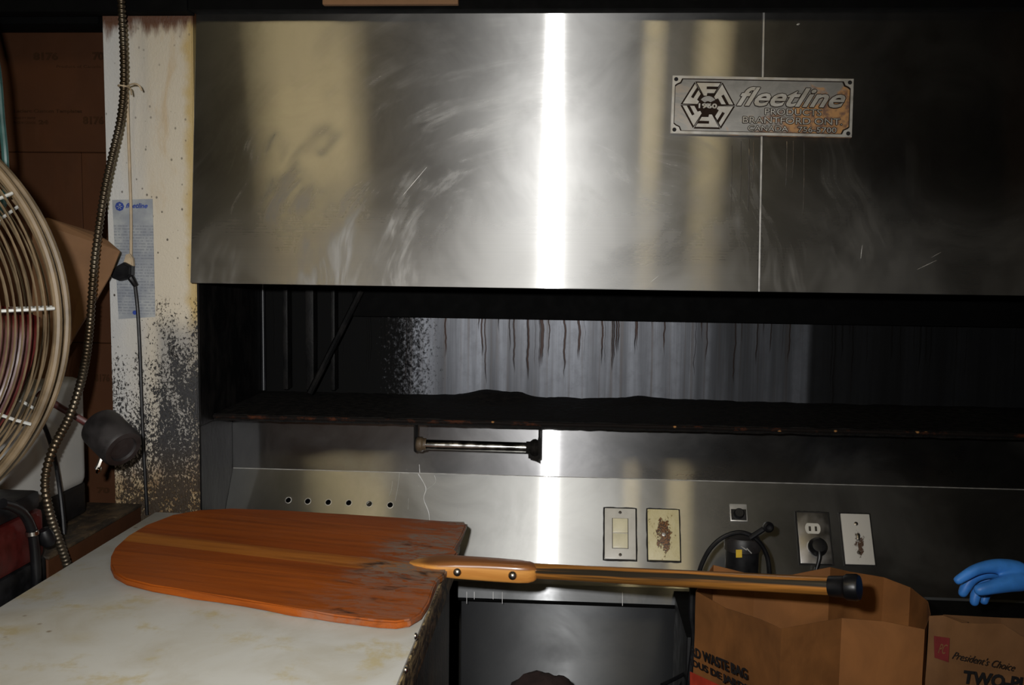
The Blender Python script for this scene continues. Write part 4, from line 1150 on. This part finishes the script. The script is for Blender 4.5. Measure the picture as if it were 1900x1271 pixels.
link('stand_base', bm_lathe([(0, 0), (.17, 0), (.172, .012), (.15, .025), (.03, .045), (.018, .06), (0, .06)], Matrix.Translation((-1.07, 1.2, 0.001)), 36), M['blackmetal'], fan)

# teal edged curved tube at the far left
tag(link('curved_tube', bm_tube(smooth_pts([atY(-30, 20, 1.55), atY(-6, 120, 1.55), atY(3, 220, 1.55), atY(10, 300, 1.55), atY(8, 370, 1.56), atY(-20, 450, 1.6), atY(-60, 520, 1.62)], 8), .0055, 10), simple('teal_plastic', (.035, .09, .085), .3, var=.3, sc_=12)),
    'teal and white glossy curved tube rising above the fan at the left edge', 'tube')

# grey cylinder on a red rod
cyc = atY(207, 812, 1.74)
cdir = Vector((.62, -.35, -.36)).normalized()
cy = thing('clamp_weight', cyc, 'dark grey metal cylinder with a wing screw on a red rod before the post', 'weight')
link('cylinder', bm_lathe([(0, -.042), (.034, -.042), (.0385, -.037), (.0395, -.030), (.0395, .034), (.036, .040), (.026, .041), (.024, .036), (0, .036)], axis_m(cyc, cdir), 36), M['greyblock'], cy)
link('rod', bm_tube([cyc - cdir * .035, atY(158, 783, 1.74), atY(112, 756, 1.73), atY(70, 730, 1.70)], .0065, 10, flat=.6), M['red'], cy)['label'] = 'red rod'
w0 = atY(190, 848, 1.715)
link('wing_screw', bm_tube([w0, w0 + Vector((-.004, -.004, -.014)), w0 + Vector((-.008, -.006, -.022))], .0055, 8), M['brass'], cy)
link('wing_screw', bm_lathe([(0, 0), (.007, .002), (.007, .006), (0, .008)], axis_m(w0 + Vector((-.008, -.006, -.022)), (1, 0, -.4)), 12), M['chrome'], cy)
# black lead behind it
tag(link('black_cable', bm_tube(smooth_pts([atX(62, 762, -.96), atX(82, 790, -.96), atX(99, 840, -.958), atX(110, 900, -.955), atX(117, 960, -.945), atX(119, 992, -.94)], 6), .0042, 8), M['black']),
    'thin black cable beside the conduit over the white appliance', 'cable')

# bottom left: red machine with black top and hose
rm = thing('red_machine', (-1.05, 1.5, 0), 'red and black machine at the lower left behind the table edge', 'machine')
zr0, zr1, zr2 = atX(30, 1062, -.902).z, atX(30, 965, -.902).z, atX(40, 924, -.902).z
link('lower_body', bm_box(-1.25, -.902, 1.39, 1.585, 0, zr0, .01), M['blackmetal'], rm)
link('red_cover', bm_box(-1.25, -.902, 1.395, 1.580, zr0, zr1, .012), M['red'], rm)
link('black_top', bm_box(-1.25, -.904, 1.40, 1.575, zr1, zr2, .010), M['black'], rm)
hp = [(5, 934), (25, 940), (45, 955), (59, 985), (65, 1030), (68, 1085), (70, 1150)]
hs = thing('rubber_hose', atY(60, 985, 1.56), 'thick black rubber hose with a metal clamp at the lower left', 'hose')
link('hose', bm_tube(smooth_pts([atX(q[0], q[1], -.888) for q in hp], 6), .0080, 12), M['black'], hs)
link('clamp', bm_lathe([(.0095, 0), (.0105, .001), (.0105, .007), (.0095, .008)], axis_m(atX(59, 985, -.888), (.1, .02, -1)), 20), M['chrome'], hs)
link('fitting', bm_lathe([(0, 0), (.009, 0), (.013, .006), (.013, .022), (.010, .030), (0, .034)], axis_m(atX(92, 1000, -.8905) + Vector((-.0, 0, -.01)), (-.2, -.3, 1)), 16), M['black'], hs)

# ------------------------------------------------------------------ the person at the right: gloved hand in view
def skin_mesh(name, verts, edges, radii, mat, parent, root=0, sub=2):
    me = bpy.data.meshes.new(name); me.from_pydata([tuple(v) for v in verts], edges, [])
    o = bpy.data.objects.new(name, me); col.objects.link(o)
    md = o.modifiers.new('k', 'SKIN'); md.use_smooth_shade = True
    for i, r in enumerate(radii):
        r = r if isinstance(r, tuple) else (r, r)
        me.skin_vertices[0].data[i].radius = r
        me.skin_vertices[0].data[i].use_root = (i == root)
    s = o.modifiers.new('u', 'SUBSURF'); s.levels = sub; s.render_levels = sub
    dg = bpy.context.evaluated_depsgraph_get(); dg.update()
    m2 = bpy.data.meshes.new_from_object(o.evaluated_get(dg))
    b = bmesh.new(); b.from_mesh(m2)
    bpy.data.objects.remove(o); bpy.data.meshes.remove(m2); bpy.data.meshes.remove(me)
    return link(name, b, mat, parent, ang=80)
PX, PYp = 1.28, 1.02
person = thing('person', (PX, PYp, 0), 'person in dark clothes reaching in from the right with a blue gloved hand', 'person')
wr = atY(1918, 1078, 1.63)
el = Vector((1.16, 1.30, 1.03)); shR = Vector((1.12, 1.02, 1.36)); shL = Vector((1.48, 1.0, 1.36))
V = [Vector((PX, PYp, .95)), Vector((PX, PYp, 1.12)), Vector((PX, PYp, 1.30)), Vector((PX, PYp, 1.41)), Vector((PX, PYp + .02, 1.48)), Vector((PX, PYp + .05, 1.56)), Vector((PX, PYp + .05, 1.68)),
     shR, el, wr + (el - wr) * .12, shL, Vector((1.54, 1.06, 1.10)), Vector((1.50, 1.22, .92)), Vector((1.47, 1.28, .86)),
     Vector((1.19, 1.02, .88)), Vector((1.18, 1.04, .48)), Vector((1.18, 1.0, .09)), Vector((1.18, 1.12, .04)),
     Vector((1.38, 1.0, .88)), Vector((1.39, 1.02, .48)), Vector((1.39, .98, .09)), Vector((1.39, 1.10, .04))]
E_ = [(0, 1), (1, 2), (2, 3), (3, 4), (4, 5), (5, 6), (2, 7), (7, 8), (8, 9), (2, 10), (10, 11), (11, 12), (12, 13), (0, 14), (14, 15), (15, 16), (16, 17), (0, 18), (18, 19), (19, 20), (20, 21)]
Rd = [(.15, .11), (.13, .10), (.16, .11), (.07, .07), (.055, .055), (.075, .085), (.078, .09), .055, .042, .028, .055, .045, .030, .035, .085, .06, .042, .035, .085, .06, .042, .035]
skin_mesh('body', V, E_, Rd, M['skin'], person)
sl_ = [V[0] + Vector((0, 0, -.02)), V[1], V[2], V[3] + Vector((0, 0, -.01)), shR, el, el.lerp(wr, .55), shL, V[11], V[12]]
skin_mesh('jacket', sl_, [(0, 1), (1, 2), (2, 3), (2, 4), (4, 5), (5, 6), (2, 7), (7, 8), (8, 9)], [(.18, .14), (.165, .13), (.185, .135), (.09, .085), .075, .06, .048, .075, .062, .048], M['darkcloth'], person)
skin_mesh('trousers', [V[0]] + V[14:17] + V[18:21], [(0, 1), (1, 2), (2, 3), (0, 4), (4, 5), (5, 6)], [(.17, .135), .10, .08, .07, .10, .08, .07], M['darkcloth'], person)
b = bmesh.new(); bmesh.ops.create_uvsphere(b, u_segments=24, v_segments=14, radius=1)
for v in b.verts: v.co = Vector((PX + v.co.x * .088, PYp + .035 + v.co.y * .105, 1.66 + max(v.co.z, -.35 if v.co.y < 0 else .25) * .10))
link('hair', b, M['hair'], person)
link('nose', bm_lathe([(.016, 0), (.012, .014), (0, .026)], axis_m((PX, PYp + .13, 1.60), (0, 1, -.3)), 12), M['skin'], person)
for sx in (-1, 1):
    link('ear', bm_lathe([(0, -.004), (.018, -.003), (.02, .002), (0, .006)], axis_m((PX + sx * .078, PYp + .04, 1.61), (sx, 0, 0)), 14), M['skin'], person)
    link('eye', bm_lathe([(0, .008), (.007, .006), (.011, 0)], axis_m((PX + sx * .030, PYp + .122, 1.625), (0, 1, 0)), 14), M['whiteplate'], person)
    link('shoe', bm_box(1.285 + sx * .105 - .05, 1.285 + sx * .105 + .05, .93, 1.19, 0, .085, .03, 4), M['black'], person)
# glove: palm, four bent fingers, a thumb on the near side
def hp_(x, y, Y): return atY(x, y, Y)
gv = []; ge = []; gr = []
def addv(p, r): gv.append(p); gr.append(r); return len(gv) - 1
w_ = addv(hp_(1908, 1072, 1.630), (.029, .026))
cuff = addv(hp_(1975, 1084, 1.595), (.033, .030)); ge.append((w_, cuff))
cuff2 = addv(el.lerp(wr, .62), (.040, .038)); ge.append((cuff, cuff2))
glove = skin_mesh('glove', gv, ge, gr, M['glove'], person)
def fing(name, chain, rads):
    vs_ = [hp_(*p) for p in chain]
    return skin_mesh(name, vs_, [(i, i + 1) for i in range(len(vs_) - 1)], rads, M['glove'], person)
fl_ = [([(1905, 1064, 1.622), (1874, 1055, 1.614), (1849, 1050, 1.607), (1826, 1052, 1.603), (1808, 1058, 1.600), (1788, 1070, 1.597), (1771, 1081, 1.595)], [.020, .0175, .0135, .0108, .0102, .0090, .0074]),
       ([(1905, 1068, 1.632), (1872, 1060, 1.632), (1842, 1059, 1.630), (1818, 1064, 1.627), (1802, 1074, 1.625), (1789, 1094, 1.622), (1783, 1109, 1.622)], [.021, .0185, .0140, .0112, .0106, .0094, .0078]),
       ([(1905, 1074, 1.642), (1870, 1068, 1.652), (1842, 1072, 1.652), (1822, 1084, 1.650), (1812, 1096, 1.646), (1808, 1112, 1.642), (1807, 1126, 1.640)], [.020, .0175, .0130, .0108, .0102, .0090, .0076]),
       ([(1905, 1080, 1.650), (1874, 1077, 1.668), (1852, 1083, 1.670), (1836, 1094, 1.666), (1828, 1104, 1.660), (1826, 1113, 1.658), (1825, 1123, 1.654)], [.018, .0160, .0115, .0096, .0090, .0082, .0070]),
       ([(1905, 1078, 1.615), (1884, 1078, 1.600), (1862, 1084, 1.590), (1838, 1090, 1.582), (1820, 1094, 1.580), (1806, 1097, 1.582)], [.019, .0185, .0150, .0122, .0108, .0086])]
bj = bmesh.new(); bj.from_mesh(glove.data)
parts_ = [fing('t', c, r) for c, r in fl_]
for o in parts_: bj.from_mesh(o.data)
for o in parts_:
    me = o.data; bpy.data.objects.remove(o); bpy.data.meshes.remove(me)
bj.to_mesh(glove.data); bj.free()
rm_ = glove.modifiers.new('r', 'REMESH'); rm_.mode = 'VOXEL'; rm_.voxel_size = .0022; rm_.use_smooth_shade = True
sm_ = glove.modifiers.new('s', 'SMOOTH'); sm_.iterations = 5; sm_.factor = .5
applied(glove, None)
glove['label'] = 'blue nitrile glove with bent fingers'

for o in bpy.data.objects:
    if '_m' in o: del o['_m']
